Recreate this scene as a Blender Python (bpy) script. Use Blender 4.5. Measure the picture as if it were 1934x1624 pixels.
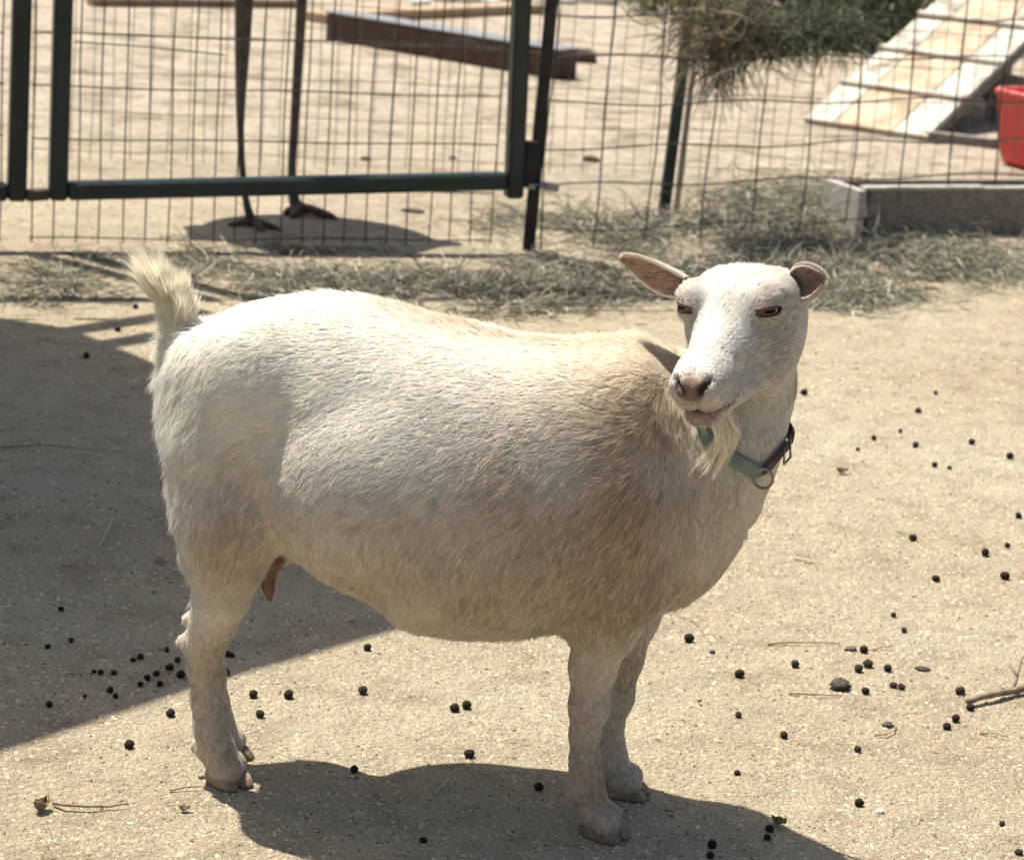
import bpy, bmesh, math, random, time
import numpy as np
from math import sin, cos, tan, radians, sqrt, pi, atan2
from mathutils import Vector, Matrix, noise as mnoise
T0 = time.time()
for o in list(bpy.data.objects):
    bpy.data.objects.remove(o)
S = bpy.context.scene
COL = S.collection

# ---------------------------------------------------------------- camera
CAM_F, CAM_PITCH, CAM_ROLL, CAM_H = 4800.0, radians(15.0), radians(4.2), 1.143
PW, PH = 1934.0, 1624.0
Fc = np.array([0, cos(CAM_PITCH), -sin(CAM_PITCH)])
_U0 = np.array([0, sin(CAM_PITCH), cos(CAM_PITCH)])
_R0 = np.array([1.0, 0, 0])
Rc = _R0 * cos(CAM_ROLL) + _U0 * sin(CAM_ROLL)
Uc = _U0 * cos(CAM_ROLL) - _R0 * sin(CAM_ROLL)
CP = np.array([0, 0, CAM_H])
cam_data = bpy.data.cameras.new('camera')
cam = bpy.data.objects.new('camera', cam_data)
COL.objects.link(cam)
cam.matrix_world = Matrix(((Rc[0], Uc[0], -Fc[0], CP[0]), (Rc[1], Uc[1], -Fc[1], CP[1]),
                           (Rc[2], Uc[2], -Fc[2], CP[2]), (0, 0, 0, 1)))
cam_data.sensor_width = 36.0
cam_data.sensor_fit = 'HORIZONTAL'
cam_data.lens = 36.0 * CAM_F / PW
cam_data.clip_start = 0.05
cam_data.clip_end = 600.0
cam_data.dof.use_dof = True
cam_data.dof.focus_distance = 2.72
cam_data.dof.aperture_fstop = 12.0
S.camera = cam
S.render.resolution_x, S.render.resolution_y = 1024, 859

# ---------------------------------------------------------------- daylight
SUN_EL = radians(68.0)
SUN_DIR_XY = np.array([-0.80, 0.62])          # horizontal direction towards the sun
SUN_DIR_XY = SUN_DIR_XY / np.linalg.norm(SUN_DIR_XY)
SUN_V = np.array([SUN_DIR_XY[0] * cos(SUN_EL), SUN_DIR_XY[1] * cos(SUN_EL), sin(SUN_EL)])
world = bpy.data.worlds.new('World')
S.world = world
world.use_nodes = True
wn = world.node_tree
wn.nodes.clear()
sky = wn.nodes.new('ShaderNodeTexSky')
sky.sky_type = 'NISHITA'
sky.sun_disc = False
sky.sun_elevation = SUN_EL
sky.sun_rotation = atan2(SUN_DIR_XY[0], SUN_DIR_XY[1])
sky.altitude = 300
sky.dust_density = 4.0
sky.ozone_density = 0.6
bg = wn.nodes.new('ShaderNodeBackground')
bg.inputs['Strength'].default_value = 0.072
wo = wn.nodes.new('ShaderNodeOutputWorld')
wn.links.new(sky.outputs[0], bg.inputs['Color'])
wn.links.new(bg.outputs[0], wo.inputs['Surface'])
sun_data = bpy.data.lights.new('sun', 'SUN')
sun_data.energy = 5.0
sun_data.angle = radians(0.53)
sun_data.color = (1.0, 0.94, 0.85)
sun = bpy.data.objects.new('sun', sun_data)
COL.objects.link(sun)
sun.rotation_mode = 'QUATERNION'
sun.rotation_quaternion = Vector(SUN_V).to_track_quat('Z', 'Y')
sun.location = (0, 0, 8)
S.view_settings.view_transform = 'Standard'
S.view_settings.look = 'None'
S.view_settings.gamma = 1.0
S.view_settings.use_curve_mapping = False
S.view_settings.exposure = 0.78
S.cycles.max_bounces = 8
S.cycles.diffuse_bounces = 5
S.cycles.transparent_max_bounces = 16
try:
    S.cycles_curves.shape = 'RIBBONS'
except Exception:
    pass
# ================================================================ helpers for implicit shapes
def px_ray(u, v):
    return Fc + Rc * ((u - PW / 2) / CAM_F) - Uc * ((v - PH / 2) / CAM_F)
def ground_at(u, v, z=0.0):
    r = px_ray(u, v)
    return CP + r * ((z - CP[2]) / r[2])

GM = np.array([-0.07, 2.66, 0.0])                  # point on the ground under the goat's middle
GA = radians(-5.8)
GS = np.array([cos(GA), sin(GA), 0.0])             # along the spine, towards the chest
GD = np.array([sin(GA), -cos(GA), 0.0])            # sideways, towards the goat's right flank
def goat_pt(u, v, d):
    """point of the goat's own frame (s, d, z) lying on its lengthwise plane d"""
    r = px_ray(u, v)
    P0 = GM + GD * d
    t = ((P0 - CP) @ GD) / (r @ GD)
    p = CP + r * t - GM
    return np.array([p @ GS, p @ GD, p[2]])
def goat_world(P):
    P = np.asarray(P)
    return GM + P[..., 0:1] * GS + P[..., 1:2] * GD + P[..., 2:3] * np.array([0, 0, 1.0])

def unit_(v):
    return v / np.linalg.norm(v)
def smin(a, b, k):
    hh = np.clip(0.5 + 0.5 * (b - a) / k, 0, 1)
    return b + (a - b) * hh - k * hh * (1 - hh)
def smax(a, b, k):
    return -smin(-a, -b, k)
def sd_cone(P, a, b, ra, rb, sc=None):
    a = np.asarray(a, float); b = np.asarray(b, float)
    if sc is not None:
        sc = np.asarray(sc, float)
        P = P / sc; a = a / sc; b = b / sc
    ab = b - a
    t = np.clip(((P - a) @ ab) / max(ab @ ab, 1e-9), 0, 1)
    q = P - a - t[:, None] * ab
    return np.sqrt((q * q).sum(1)) - (ra + (rb - ra) * t)
def sd_ell(P, c, r, R=None):
    q = P - np.asarray(c)
    if R is not None:
        q = q @ R
    r = np.asarray(r, float)
    k0 = np.sqrt(((q / r) ** 2).sum(1)); k1 = np.sqrt(((q / r ** 2) ** 2).sum(1)) + 1e-9
    return k0 * (k0 - 1) / k1
def chain(P, pts, k=0.01, sc=None):
    d = None
    for (a, ra), (b, rb) in zip(pts[:-1], pts[1:]):
        e = sd_cone(P, a, b, ra, rb, sc)
        d = e if d is None else smin(d, e, k)
    return d

def surface_net(fn, lo, hi, h, coarse=4, margin=2.2, newton=2):
    lo = np.array(lo, float); hi = np.array(hi, float)
    nb = np.ceil((hi - lo) / (h * coarse)).astype(int)
    # coarse samples at block centres
    ax = [lo[i] + (np.arange(nb[i]) + 0.5) * h * coarse for i in range(3)]
    gc = np.stack(np.meshgrid(*ax, indexing='ij'), -1).reshape(-1, 3)
    vc = fn(gc).reshape(nb)
    near = np.abs(vc) < h * coarse * margin
    n = nb * coarse
    F = np.repeat(np.repeat(np.repeat(vc, coarse, 0), coarse, 1), coarse, 2).astype(np.float32)
    mask = np.repeat(np.repeat(np.repeat(near, coarse, 0), coarse, 1), coarse, 2)
    idx = np.argwhere(mask)
    pts = lo + (idx + 0.5) * h
    out = np.empty(len(pts), np.float32)
    for i in range(0, len(pts), 200000):
        out[i:i + 200000] = fn(pts[i:i + 200000])
    F[mask] = out
    ins = F < 0
    # active cells
    c = [ins[a:n[0] - 1 + a, b:n[1] - 1 + b, d:n[2] - 1 + d] for a in (0, 1) for b in (0, 1) for d in (0, 1)]
    cnt = sum(x.astype(np.int8) for x in c)
    act = (cnt > 0) & (cnt < 8)
    cells = np.argwhere(act)
    vid = -np.ones(act.shape, np.int64)
    vid[act] = np.arange(len(cells))
    acc = np.zeros((len(cells), 3)); num = np.zeros(len(cells))
    offs = [(a, b, d) for a in (0, 1) for b in (0, 1) for d in (0, 1)]
    for i, oa in enumerate(offs):
        for j, ob in enumerate(offs):
            if j <= i or sum(abs(x - y) for x, y in zip(oa, ob)) != 1:
                continue
            A = cells + oa; B = cells + ob
            fa = F[A[:, 0], A[:, 1], A[:, 2]]; fb = F[B[:, 0], B[:, 1], B[:, 2]]
            cr = (fa < 0) != (fb < 0)
            t = fa / np.where(np.abs(fa - fb) < 1e-12, 1, fa - fb)
            p = A + (B - A) * t[:, None]
            acc[cr] += p[cr]; num[cr] += 1
    V = lo + (acc / num[:, None] + 0.5) * h
    for _ in range(newton):
        f0 = fn(V); e = h * 0.25; g = np.empty_like(V)
        for a in range(3):
            dv = np.zeros(3); dv[a] = e
            g[:, a] = (fn(V + dv) - f0) / e
        g2 = (g * g).sum(1)
        st = f0 / np.maximum(g2, 1e-2)
        V -= np.clip(st, -h, h)[:, None] * g * 0.8
    Q = []
    for a in range(3):
        b, d = [(1, 2), (2, 0), (0, 1)][a]
        sl0 = [slice(1, -1)] * 3; sl1 = [slice(1, -1)] * 3
        sl0[a] = slice(0, n[a] - 1); sl1[a] = slice(1, n[a])
        s0 = ins[tuple(sl0)]; s1 = ins[tuple(sl1)]
        for sgn in (0, 1):
            m = (s0 & ~s1) if sgn == 0 else (~s0 & s1)
            e = np.argwhere(m)
            if not len(e):
                continue
            e = e + 1; e[:, a] -= 1
            eb = np.zeros(3, int); eb[b] = 1
            ed = np.zeros(3, int); ed[d] = 1
            q = [e - eb - ed, e - ed, e, e - eb]
            q = [vid[x[:, 0], x[:, 1], x[:, 2]] for x in q]
            q = np.stack(q, 1)
            if sgn == 1:
                q = q[:, ::-1]
            Q.append(q)
    Q = np.concatenate(Q)
    Q = Q[(Q >= 0).all(1)]
    return V, Q

def np_mesh(name, V, Q, smooth=True):
    me = bpy.data.meshes.new(name)
    V = np.asarray(V, np.float32); Q = np.asarray(Q, np.int32)
    k = Q.shape[1]
    me.vertices.add(len(V)); me.vertices.foreach_set('co', V.ravel())
    me.loops.add(Q.size); me.loops.foreach_set('vertex_index', Q.ravel())
    me.polygons.add(len(Q))
    me.polygons.foreach_set('loop_start', np.arange(0, Q.size, k, dtype=np.int32))
    me.update(calc_edges=True)
    me.validate()
    me.polygons.foreach_set('use_smooth', np.full(len(me.polygons), smooth))
    me.update()
    return me
def link(name, me, mat=None, parent=None):
    o = bpy.data.objects.new(name, me)
    COL.objects.link(o)
    if mat is not None and not me.materials:
        me.materials.append(mat)
    if parent is not None:
        o.parent = parent
    return o

# ================================================================ the goat: shape
def G(u, v, d=0.0):
    return goat_pt(u, v, d)
# torso stations: column, top row, bottom row, half width, egg (lower half wider), at mid plane
ST = [(334, 705, 780, .012), (344, 668, 850, .036), (358, 645, 920, .058), (392, 624, 990, .080), (438, 597, 1030, .096),
      (500, 570, 1030, .108), (570, 556, 1044, .116), (640, 556, 1078, .136), (720, 572, 1114, .152),
      (800, 594, 1168, .172), (880, 612, 1186, .178), (960, 629, 1189, .176), (1040, 635, 1184, .166),
      (1120, 634, 1172, .148), (1200, 644, 1160, .124), (1270, 690, 1150, .100), (1330, 770, 1125, .088),
      (1375, 800, 1082, .066), (1400, 880, 1030, .045), (1412, 950, 985, .012)]
_s = []; _c = []; _b = []; _a = []
PHI = radians(17.0)
for u, vt, vb, a in ST:
    pt, pb = G(u, vt), G(u, vb)
    s_ = 0.5 * (pt[0] + pb[0]); c_ = 0.5 * (pt[2] + pb[2]); ba = 0.5 * (pt[2] - pb[2])
    b2 = max((ba * 1.0) ** 2 * 1.0 - (a * math.tan(PHI)) ** 2 * 0.55, 1e-4)
    _s.append(s_); _c.append(c_); _b.append(max(sqrt(b2), 0.008)); _a.append(a)
_s = np.array(_s); _c = np.array(_c); _b = np.array(_b); _a = np.array(_a)
def crom(xs, ys, x):
    i = np.clip(np.searchsorted(xs, x) - 1, 0, len(xs) - 2)
    x0 = xs[i]; x1 = xs[i + 1]; t = np.clip((x - x0) / (x1 - x0), 0, 1)
    m = np.gradient(ys, xs)
    hh = x1 - x0
    return ((2 * t ** 3 - 3 * t ** 2 + 1) * ys[i] + (t ** 3 - 2 * t ** 2 + t) * hh * m[i]
            + (-2 * t ** 3 + 3 * t ** 2) * ys[i + 1] + (t ** 3 - t ** 2) * hh * m[i + 1])
def torso(P):
    s = np.clip(P[:, 0], _s[0], _s[-1])
    a = crom(_s, _a, s); b = crom(_s, _b, s); c = crom(_s, _c, s)
    tz = np.clip((P[:, 2] - c) / b, -1, 1)
    egg = np.clip((s - _s[4]) / (_s[8] - _s[4]), 0, 1)
    a = a * (1 - (0.05 + 0.03 * egg) * tz)
    k = (np.abs(P[:, 1] / a) ** 2.25 + np.abs((P[:, 2] - c) / b) ** 2.25) ** (1 / 2.25)
    d = (k - 1) * np.minimum(a, b) * 0.9
    over = np.abs(P[:, 0] - s)
    return np.where(over > 0, np.maximum(d, 0) + over, d)

def mir(p, s):                      # same point on the other flank
    return np.array([p[0], p[1] * s, p[2]])
# --- legs: lists of (point, radius)
NF = [(G(1195, 940, .085), 0.0522), (G(1165, 1090, .078), 0.0475), (G(1142, 1180, .066), 0.0333), (G(1120, 1258, .060), 0.0229),
      (G(1113, 1335, .059), 0.0193), (G(1104, 1388, .059), 0.0135), (G(1105, 1438, .059), 0.0142), (G(1106, 1482, .059), .0166),
      (G(1126, 1532, .059), .0168)]
FFt = [(G(1230, 930, -.085), 0.0522), (G(1215, 1070, -.078), 0.0437), (G(1190, 1160, -.066), 0.0306), (G(1175, 1240, -.062), 0.0216),
      (G(1161, 1318, -.062), 0.0185), (G(1151, 1370, -.062), 0.0131), (G(1152, 1408, -.062), 0.0140), (G(1156, 1440, -.062), .0152),
      (G(1172, 1470, -.062), .0158)]
NH = [(G(436, 990, .070), 0.0494), (G(432, 1055, .060), 0.0380), (G(420, 1120, .052), 0.0288), (G(404, 1172, .042), .0235), (G(386, 1217, .036), .0200),
      (G(386, 1260, .034), .0160), (G(390, 1320, .034), .0148), (G(396, 1372, .034), .0155), (G(408, 1412, .034), .0172),
      (G(424, 1448, .034), .0172)]
_sh = G(430, 1478, .034) - G(427, 1432, -.035)
FH = [(np.array([p[0] - 0.004 + 0.0, -p[1] - 0.001, p[2]]), r * 0.97) for p, r in NH]
FH = [(np.array([p[0] + _sh[0] * -1.0 + .010 * min(1, p[2] / .06), p[1], p[2]]), r) for p, r in FH]
hock_n = [(G(386, 1212, .036), .016), (G(346, 1212, .036), .0065)]
hock_f = [(np.array([p[0] - _sh[0] + .006, -p[1], p[2]]), r) for p, r in hock_n]
THIGH = [(G(430, 700, .0) + (0, .042, 0), .046), (G(428, 800, .0) + (0, .052, 0), .048), (G(434, 900, .0) + (0, .055, 0), .047), (G(440, 990, 0) + (0, .054, 0), .040)]
NECK = [(G(1245, 880, .0), .088), (G(1305, 875, .010), .072), (G(1345, 855, .016), .061), (G(1382, 805, .010), .0475),
        (G(1410, 720, -.004), .045), (G(1416, 650, -.014), .041)]
BARREL_C = G(790, 880, .0)

# --- head frame
HY, HP, HR = radians(20.0), radians(9.0), radians(6.0)
hF = np.array([-sin(HY) * cos(HP), -cos(HY) * cos(HP), -sin(HP)])
hR = np.array([cos(HY), -sin(HY), 0.0])
hU = np.cross(hF, hR) * -1.0
hU = hU * (1 if hU[2] > 0 else -1)
hR, hU = hR * cos(HR) + hU * sin(HR), hU * cos(HR) - hR * sin(HR)
HEAD_O = np.array([0.2395, 2.610, 0.625])            # poll
HS = 1.03
def head_to_world(q):
    q = np.asarray(q, float) * HS
    return HEAD_O + q[..., 0:1] * hR + q[..., 1:2] * hF + q[..., 2:3] * hU
HM = np.stack([hR, hF, hU])                          # rows
GMt = np.stack([GS, GD, np.array([0, 0, 1.0])])
def goat_to_head(P):
    return (goat_world(P) - HEAD_O) @ HM.T
def sdx(q, sx):
    return np.stack([np.abs(q[:, 0]), q[:, 1], q[:, 2]], 1)
EYE_R = .0130
EYE_O = unit_(np.array([.79, .61, .04]))
EYE_A = np.array([.62, -.78, -.09]); EYE_A = unit_(EYE_A - (EYE_A @ EYE_O) * EYE_O)
EYE_B = np.cross(EYE_O, EYE_A); EYE_B = EYE_B * np.sign(EYE_B[2])
EYE_C = np.array([.0458, .0930, .0004]) - EYE_O * (EYE_R - .0034)
def almond(m, grow=1.0):
    """distance from the slit between the lids (m: head frame, x folded)"""
    q = m - EYE_C
    a = q @ EYE_A; b = q @ EYE_B; o = q @ EYE_O
    wb = np.where(b > 0, .0047, .0042) * grow
    aa = a + .0012
    k = np.sqrt((aa / (.0135 * grow)) ** 2 + ((b - .0010 * (1 - (aa / .0135) ** 2) * 0 + .10 * (-aa) * (aa < 0)) / wb) ** 2)
    return np.maximum((k - 1) * wb, -o + .002)
def head_sdf(q):
    m = sdx(q, 1)
    return smax(head_core(q), -almond(m, 1.12), .001)
def head_core(q):
    m = sdx(q, 1)
    d = sd_ell(m, (0, .020, -.022), (.055, .062, .038))                     # cranium
    d = smin(d, sd_ell(m, (0, .056, -.018), (.050, .045, .036)), .02)        # forehead
    d = smin(d, sd_ell(m, (.0350, .072, .006), (.0205, .0215, .0155)), .012)   # brow / orbit
    d = smin(d, sd_ell(m, (.031, .030, -.008), (.0225, .044, .021)), .014)     # temples
    d = smin(d, sd_cone(m, (0, .085, -.030), (0, .185, -.041), .035, .0190), .022)   # muzzle
    d = smin(d, sd_cone(m, (.010, .17, -.041), (.009, .200, -.042), .019, .0160), .010)   # nose end
    d = smin(d, sd_cone(m, (.020, .035, -.072), (.008, .165, -.066), .022, .0165), .018)  # jaw
    d = smin(d, sd_ell(m, (.027, .036, -.050), (.0245, .052, .040)), .018)
    d = smin(d, sd_ell(m, (.025, .008, -.046), (.024, .034, .042)), .02)     # cheek
    d = smin(d, sd_cone(m, (.013, .172, -.058), (.010, .192, -.056), .0155, .0125), .006) # upper lip
    d = smin(d, sd_cone(m, (.006, .166, -.074), (.004, .184, -.075), .0145, .0120), .005) # chin
    d = smin(d, np.sqrt(((m - EYE_C) ** 2).sum(1)) - (EYE_R + .0011), .007)   # lids over the eyeball
    # mouth line, nostrils, eye hollows
    zl = np.interp(m[:, 1], [.140, .165, .2025], [-.0610, -.0650, -.0685])
    d = smax(d, -np.maximum(np.maximum(np.abs(m[:, 2] - zl) - .0015, -(d + .0040)), .156 - m[:, 1]), .002)
    d = smax(d, -sd_cone(m, (.0060, .216, -.045), (.0165, .206, -.032), .0030, .0036), .003)
    d = smax(d, -sd_cone(m, (.052, .100, -.040), (.036, .150, -.042), .010, .008), .014)
    return d
def body_sdf(P):
    d = torso(P)
    # barrel bulge in front of the thigh, both flanks
    m = np.stack([P[:, 0], np.abs(P[:, 1]), P[:, 2]], 1)
    bc = G(770, 900, 0); 
    d = smin(d, sd_ell(m, (bc[0] + .004, .050, bc[2] + .010), (.150, .134, .130)), .008)
    # hips and thigh
    d = smin(d, chain(m, THIGH, .02), .035)
    hip = G(500, 690, 0)
    d = smin(d, sd_ell(m, (hip[0], .060, hip[2]), (.05, .045, .05)), .04)
    pin = G(335, 730, 0)
    d = smin(d, sd_ell(m, (pin[0] + .018, .030, pin[2]), (.024, .024, .05)), .04)
    # shoulder
    sh = G(1185, 880, 0)
    d = smin(d, sd_ell(m, (sh[0], .068, sh[2]), (.062, .060, .120)), .035)
    for L, k in ((NF, .03), (FFt, .03), (NH, .028), (FH, .028)):
        d = smin(d, chain(P, L, .012), k if k else .02)
    # knees, hocks
    for L in (hock_n, hock_f):
        d = smin(d, chain(P, L), .010)
    # dew claws
    for p in DEW:
        d = smin(d, sd_ell(P, p, (.0062, .005, .0085)), .006)
    # neck
    d = smin(d, chain(P, NECK, .03), .045)
    # tail
    d = smin(d, chain(P, TAIL, .012), .012)
    # udder between the thighs
    ud = G(505, 1015, 0.0)
    d = smin(d, sd_ell(P, (ud[0], .0, ud[2]), (.040, .045, .030)), .02)
    q = goat_to_head(P) / HS
    near = (q * q).sum(1) < 0.32 ** 2
    if near.any():
        e = np.full(len(P), 1.0)
        e[near] = head_sdf(q[near]) * HS
        kk = .0025 + .0195 * np.clip((.11 - q[:, 1]) / .05, 0, 1)
        d = np.where(near, smin(d, e, kk), d)
    # hoof tops are cut flat above the ground
    return d
TAIL = [(G(356, 700, .0), .030), (G(351, 650, .0), .0220), (G(342, 608, .0), .0130), (G(331, 572, .0), .0080), (G(314, 542, .0), .0045)]
DEW = [G(1080, 1500, .059 + .012), G(1094, 1508, .059 - .016), G(380, 1416, .034 + .012), G(372, 1408, .034 - .014),
       G(1136, 1455, -.062 + .01)]
# hooves: two claws each;  (ground point u,v,d, heading, size)
HOOF = [(1143, 1566, .059), (1183, 1490, -.062), (432, 1468, .034), (432, 1424, -.035)]
def hoof_sdf_local(q, side):
    """q: s forwards, d sideways, z up from ground; one claw"""
    sgn = side
    c = q - np.array([0, sgn * .0100, 0])
    d = sd_ell(c, (.001, 0, .002), (.0300, .0118, .026))
    d = smax(d, c[:, 2] - (.0175 - .30 * c[:, 0]), .004)
    d = smax(d, (c[:, 0] * .80 + c[:, 2] * .60) - .0225, .004)
    d = smax(d, -(c[:, 2] - .0015), .0015)
    return d
def pastern_field(P):
    d = None
    for (u, v, dd), L in zip(HOOF, (NF, FFt, NH, FH)):
        g = G(u, v, dd); g = np.array([g[0], dd, 0.0])
        top, r = L[-1]
        for sg in (-1, 1):
            e = sd_cone(P, (top[0], dd + sg * .006, top[2]), (g[0] + .001, dd + sg * .0095, .019), r * .82, .0150)
            d = e if d is None else smin(d, e, .006)
    return d
def goat_sdf(P):
    P = np.asarray(P, float)
    d = body_sdf(P)
    d = smin(d, pastern_field(P), .008)
    return d
# ================================================================ materials
def mat_new(name, color=(.5, .5, .5), rough=.7, metallic=0.0, spec=0.5):
    m = bpy.data.materials.new(name)
    m.use_nodes = True
    b = m.node_tree.nodes['Principled BSDF']
    b.inputs['Base Color'].default_value = (*color, 1)
    b.inputs['Roughness'].default_value = rough
    b.inputs['Metallic'].default_value = metallic
    b.inputs['Specular IOR Level'].default_value = spec
    return m
def nd(m, kind, **kw):
    n = m.node_tree.nodes.new(kind)
    for k, v in kw.items():
        if k.startswith('i_'):
            n.inputs[k[2:].replace('_', ' ')].default_value = v
        else:
            setattr(n, k, v)
    return n
def wire(m, a, b):
    m.node_tree.links.new(a, b)
def hexc(h):
    h = h.lstrip('#')
    c = [int(h[i:i + 2], 16) / 255 for i in (0, 2, 4)]
    return tuple(((x + .055) / 1.055) ** 2.4 if x > .04045 else x / 12.92 for x in c)
def noise_mat(name, c1, c2, scale=8.0, rough=.8, bump=0.0, bscale=None, stretch=(1, 1, 1), detail=6.0, c3=None, lo=.35, hi=.65, spec=.4, coord='Object'):
    """two or three colours mixed by noise, with fine relief"""
    m = mat_new(name, c1, rough, spec=spec)
    b = m.node_tree.nodes['Principled BSDF']
    tc = nd(m, 'ShaderNodeTexCoord'); mp = nd(m, 'ShaderNodeMapping')
    mp.inputs['Scale'].default_value = stretch
    wire(m, tc.outputs[coord], mp.inputs['Vector'])
    n = nd(m, 'ShaderNodeTexNoise'); n.inputs['Scale'].default_value = scale; n.inputs['Detail'].default_value = detail
    wire(m, mp.outputs[0], n.inputs['Vector'])
    r = nd(m, 'ShaderNodeValToRGB')
    r.color_ramp.elements[0].position = lo; r.color_ramp.elements[0].color = (*c1, 1)
    r.color_ramp.elements[1].position = hi; r.color_ramp.elements[1].color = (*c2, 1)
    if c3 is not None:
        e = r.color_ramp.elements.new((lo + hi) / 2); e.color = (*c3, 1)
    wire(m, n.outputs['Fac'], r.inputs[0]); wire(m, r.outputs[0], b.inputs['Base Color'])
    if bump:
        n2 = nd(m, 'ShaderNodeTexNoise'); n2.inputs['Scale'].default_value = bscale or scale * 4; n2.inputs['Detail'].default_value = 5
        wire(m, mp.outputs[0], n2.inputs['Vector'])
        bp = nd(m, 'ShaderNodeBump'); bp.inputs['Strength'].default_value = bump; bp.inputs['Distance'].default_value = .004
        wire(m, n2.outputs['Fac'], bp.inputs['Height']); wire(m, bp.outputs[0], b.inputs['Normal'])
    return m
def strand_mat(name, trans=.25, rough=.55, attr='col', spec=.35, nrm=0.0):
    m = bpy.data.materials.new(name); m.use_nodes = True
    b = m.node_tree.nodes['Principled BSDF']
    b.inputs['Roughness'].default_value = rough
    b.inputs['Specular IOR Level'].default_value = spec
    a = nd(m, 'ShaderNodeAttribute', attribute_name=attr)
    wire(m, a.outputs['Color'], b.inputs['Base Color'])
    t = nd(m, 'ShaderNodeBsdfTranslucent'); wire(m, a.outputs['Color'], t.inputs['Color'])
    if nrm:
        an = nd(m, 'ShaderNodeAttribute', attribute_name='lie')
        g = nd(m, 'ShaderNodeNewGeometry')
        s1 = nd(m, 'ShaderNodeVectorMath', operation='SCALE'); s1.inputs['Scale'].default_value = nrm
        s2 = nd(m, 'ShaderNodeVectorMath', operation='SCALE'); s2.inputs['Scale'].default_value = 1 - nrm
        ad = nd(m, 'ShaderNodeVectorMath', operation='ADD'); no = nd(m, 'ShaderNodeVectorMath', operation='NORMALIZE')
        wire(m, an.outputs['Vector'], s1.inputs[0]); wire(m, g.outputs['Normal'], s2.inputs[0])
        wire(m, s1.outputs[0], ad.inputs[0]); wire(m, s2.outputs[0], ad.inputs[1]); wire(m, ad.outputs[0], no.inputs[0])
        wire(m, no.outputs[0], b.inputs['Normal'])
    mx = nd(m, 'ShaderNodeMixShader'); mx.inputs[0].default_value = trans
    wire(m, b.outputs[0], mx.inputs[1]); wire(m, t.outputs[0], mx.inputs[2])
    wire(m, mx.outputs[0], m.node_tree.nodes['Material Output'].inputs['Surface'])
    return m

def tag(o, label=None, cat=None, group=None, kind=None):
    if label: o['label'] = label
    if cat: o['category'] = cat
    if group: o['group'] = group
    if kind: o['kind'] = kind
    return o

# ---- strands (hair curves)
def make_strands(name, pts, rad, col, mat, parent=None, lie=None):
    """pts (N,K,3), rad (N,K) or (K,), col (N,3)"""
    N, K = pts.shape[:2]
    hc = bpy.data.hair_curves.new(name)
    hc.add_curves([K] * N)
    hc.attributes['position'].data.foreach_set('vector', np.ascontiguousarray(pts, np.float32).ravel())
    ra = hc.attributes.get('radius') or hc.attributes.new('radius', 'FLOAT', 'POINT')
    rad = np.broadcast_to(rad, (N, K))
    ra.data.foreach_set('value', np.ascontiguousarray(rad, np.float32).ravel())
    ca = hc.attributes.new('col', 'FLOAT_COLOR', 'CURVE')
    c4 = np.ones((N, 4), np.float32); c4[:, :3] = col
    ca.data.foreach_set('color', c4.ravel())
    if lie is not None:
        la = hc.attributes.new('lie', 'FLOAT_VECTOR', 'CURVE')
        la.data.foreach_set('vector', np.ascontiguousarray(lie, np.float32).ravel())
    hc.materials.append(mat)
    o = bpy.data.objects.new(name, hc)
    COL.objects.link(o)
    if parent is not None:
        o.parent = parent
    return o

# ---- numpy value noise
_rs = np.random.RandomState(7)
_tab = _rs.rand(64, 64, 64, 3).astype(np.float32) * 2 - 1
def vnoise(P, scale):
    q = np.asarray(P) * scale
    i = np.floor(q).astype(int); f_ = q - i; f_ = f_ * f_ * (3 - 2 * f_)
    r = 0
    for a in (0, 1):
        for b in (0, 1):
            for c in (0, 1):
                w = (f_[:, 0] if a else 1 - f_[:, 0]) * (f_[:, 1] if b else 1 - f_[:, 1]) * (f_[:, 2] if c else 1 - f_[:, 2])
                r = r + w[:, None] * _tab[(i[:, 0] + a) % 64, (i[:, 1] + b) % 64, (i[:, 2] + c) % 64]
    return r
def sample_faces(V, Q, n, weight=None, seed=3):
    rs = np.random.RandomState(seed)
    A, B, C_, D = (V[Q[:, i]] for i in range(4))
    ar = .5 * np.linalg.norm(np.cross(B - A, C_ - A), axis=1) + .5 * np.linalg.norm(np.cross(C_ - A, D - A), axis=1)
    if weight is not None:
        ar = ar * weight
    cs = np.cumsum(ar); k = np.searchsorted(cs, rs.rand(n) * cs[-1]); k = np.minimum(k, len(Q) - 1)
    u, v = rs.rand(n, 1), rs.rand(n, 1)
    p = (A[k] * (1 - u) + B[k] * u) * (1 - v) + (D[k] * (1 - u) + C_[k] * u) * v
    nn = np.cross(C_[k] - A[k], D[k] - B[k])
    nn /= np.linalg.norm(nn, axis=1, keepdims=True) + 1e-12
    return p, nn, k
def unit(v):
    return v / (np.linalg.norm(v, axis=-1, keepdims=True) + 1e-12)

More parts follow.
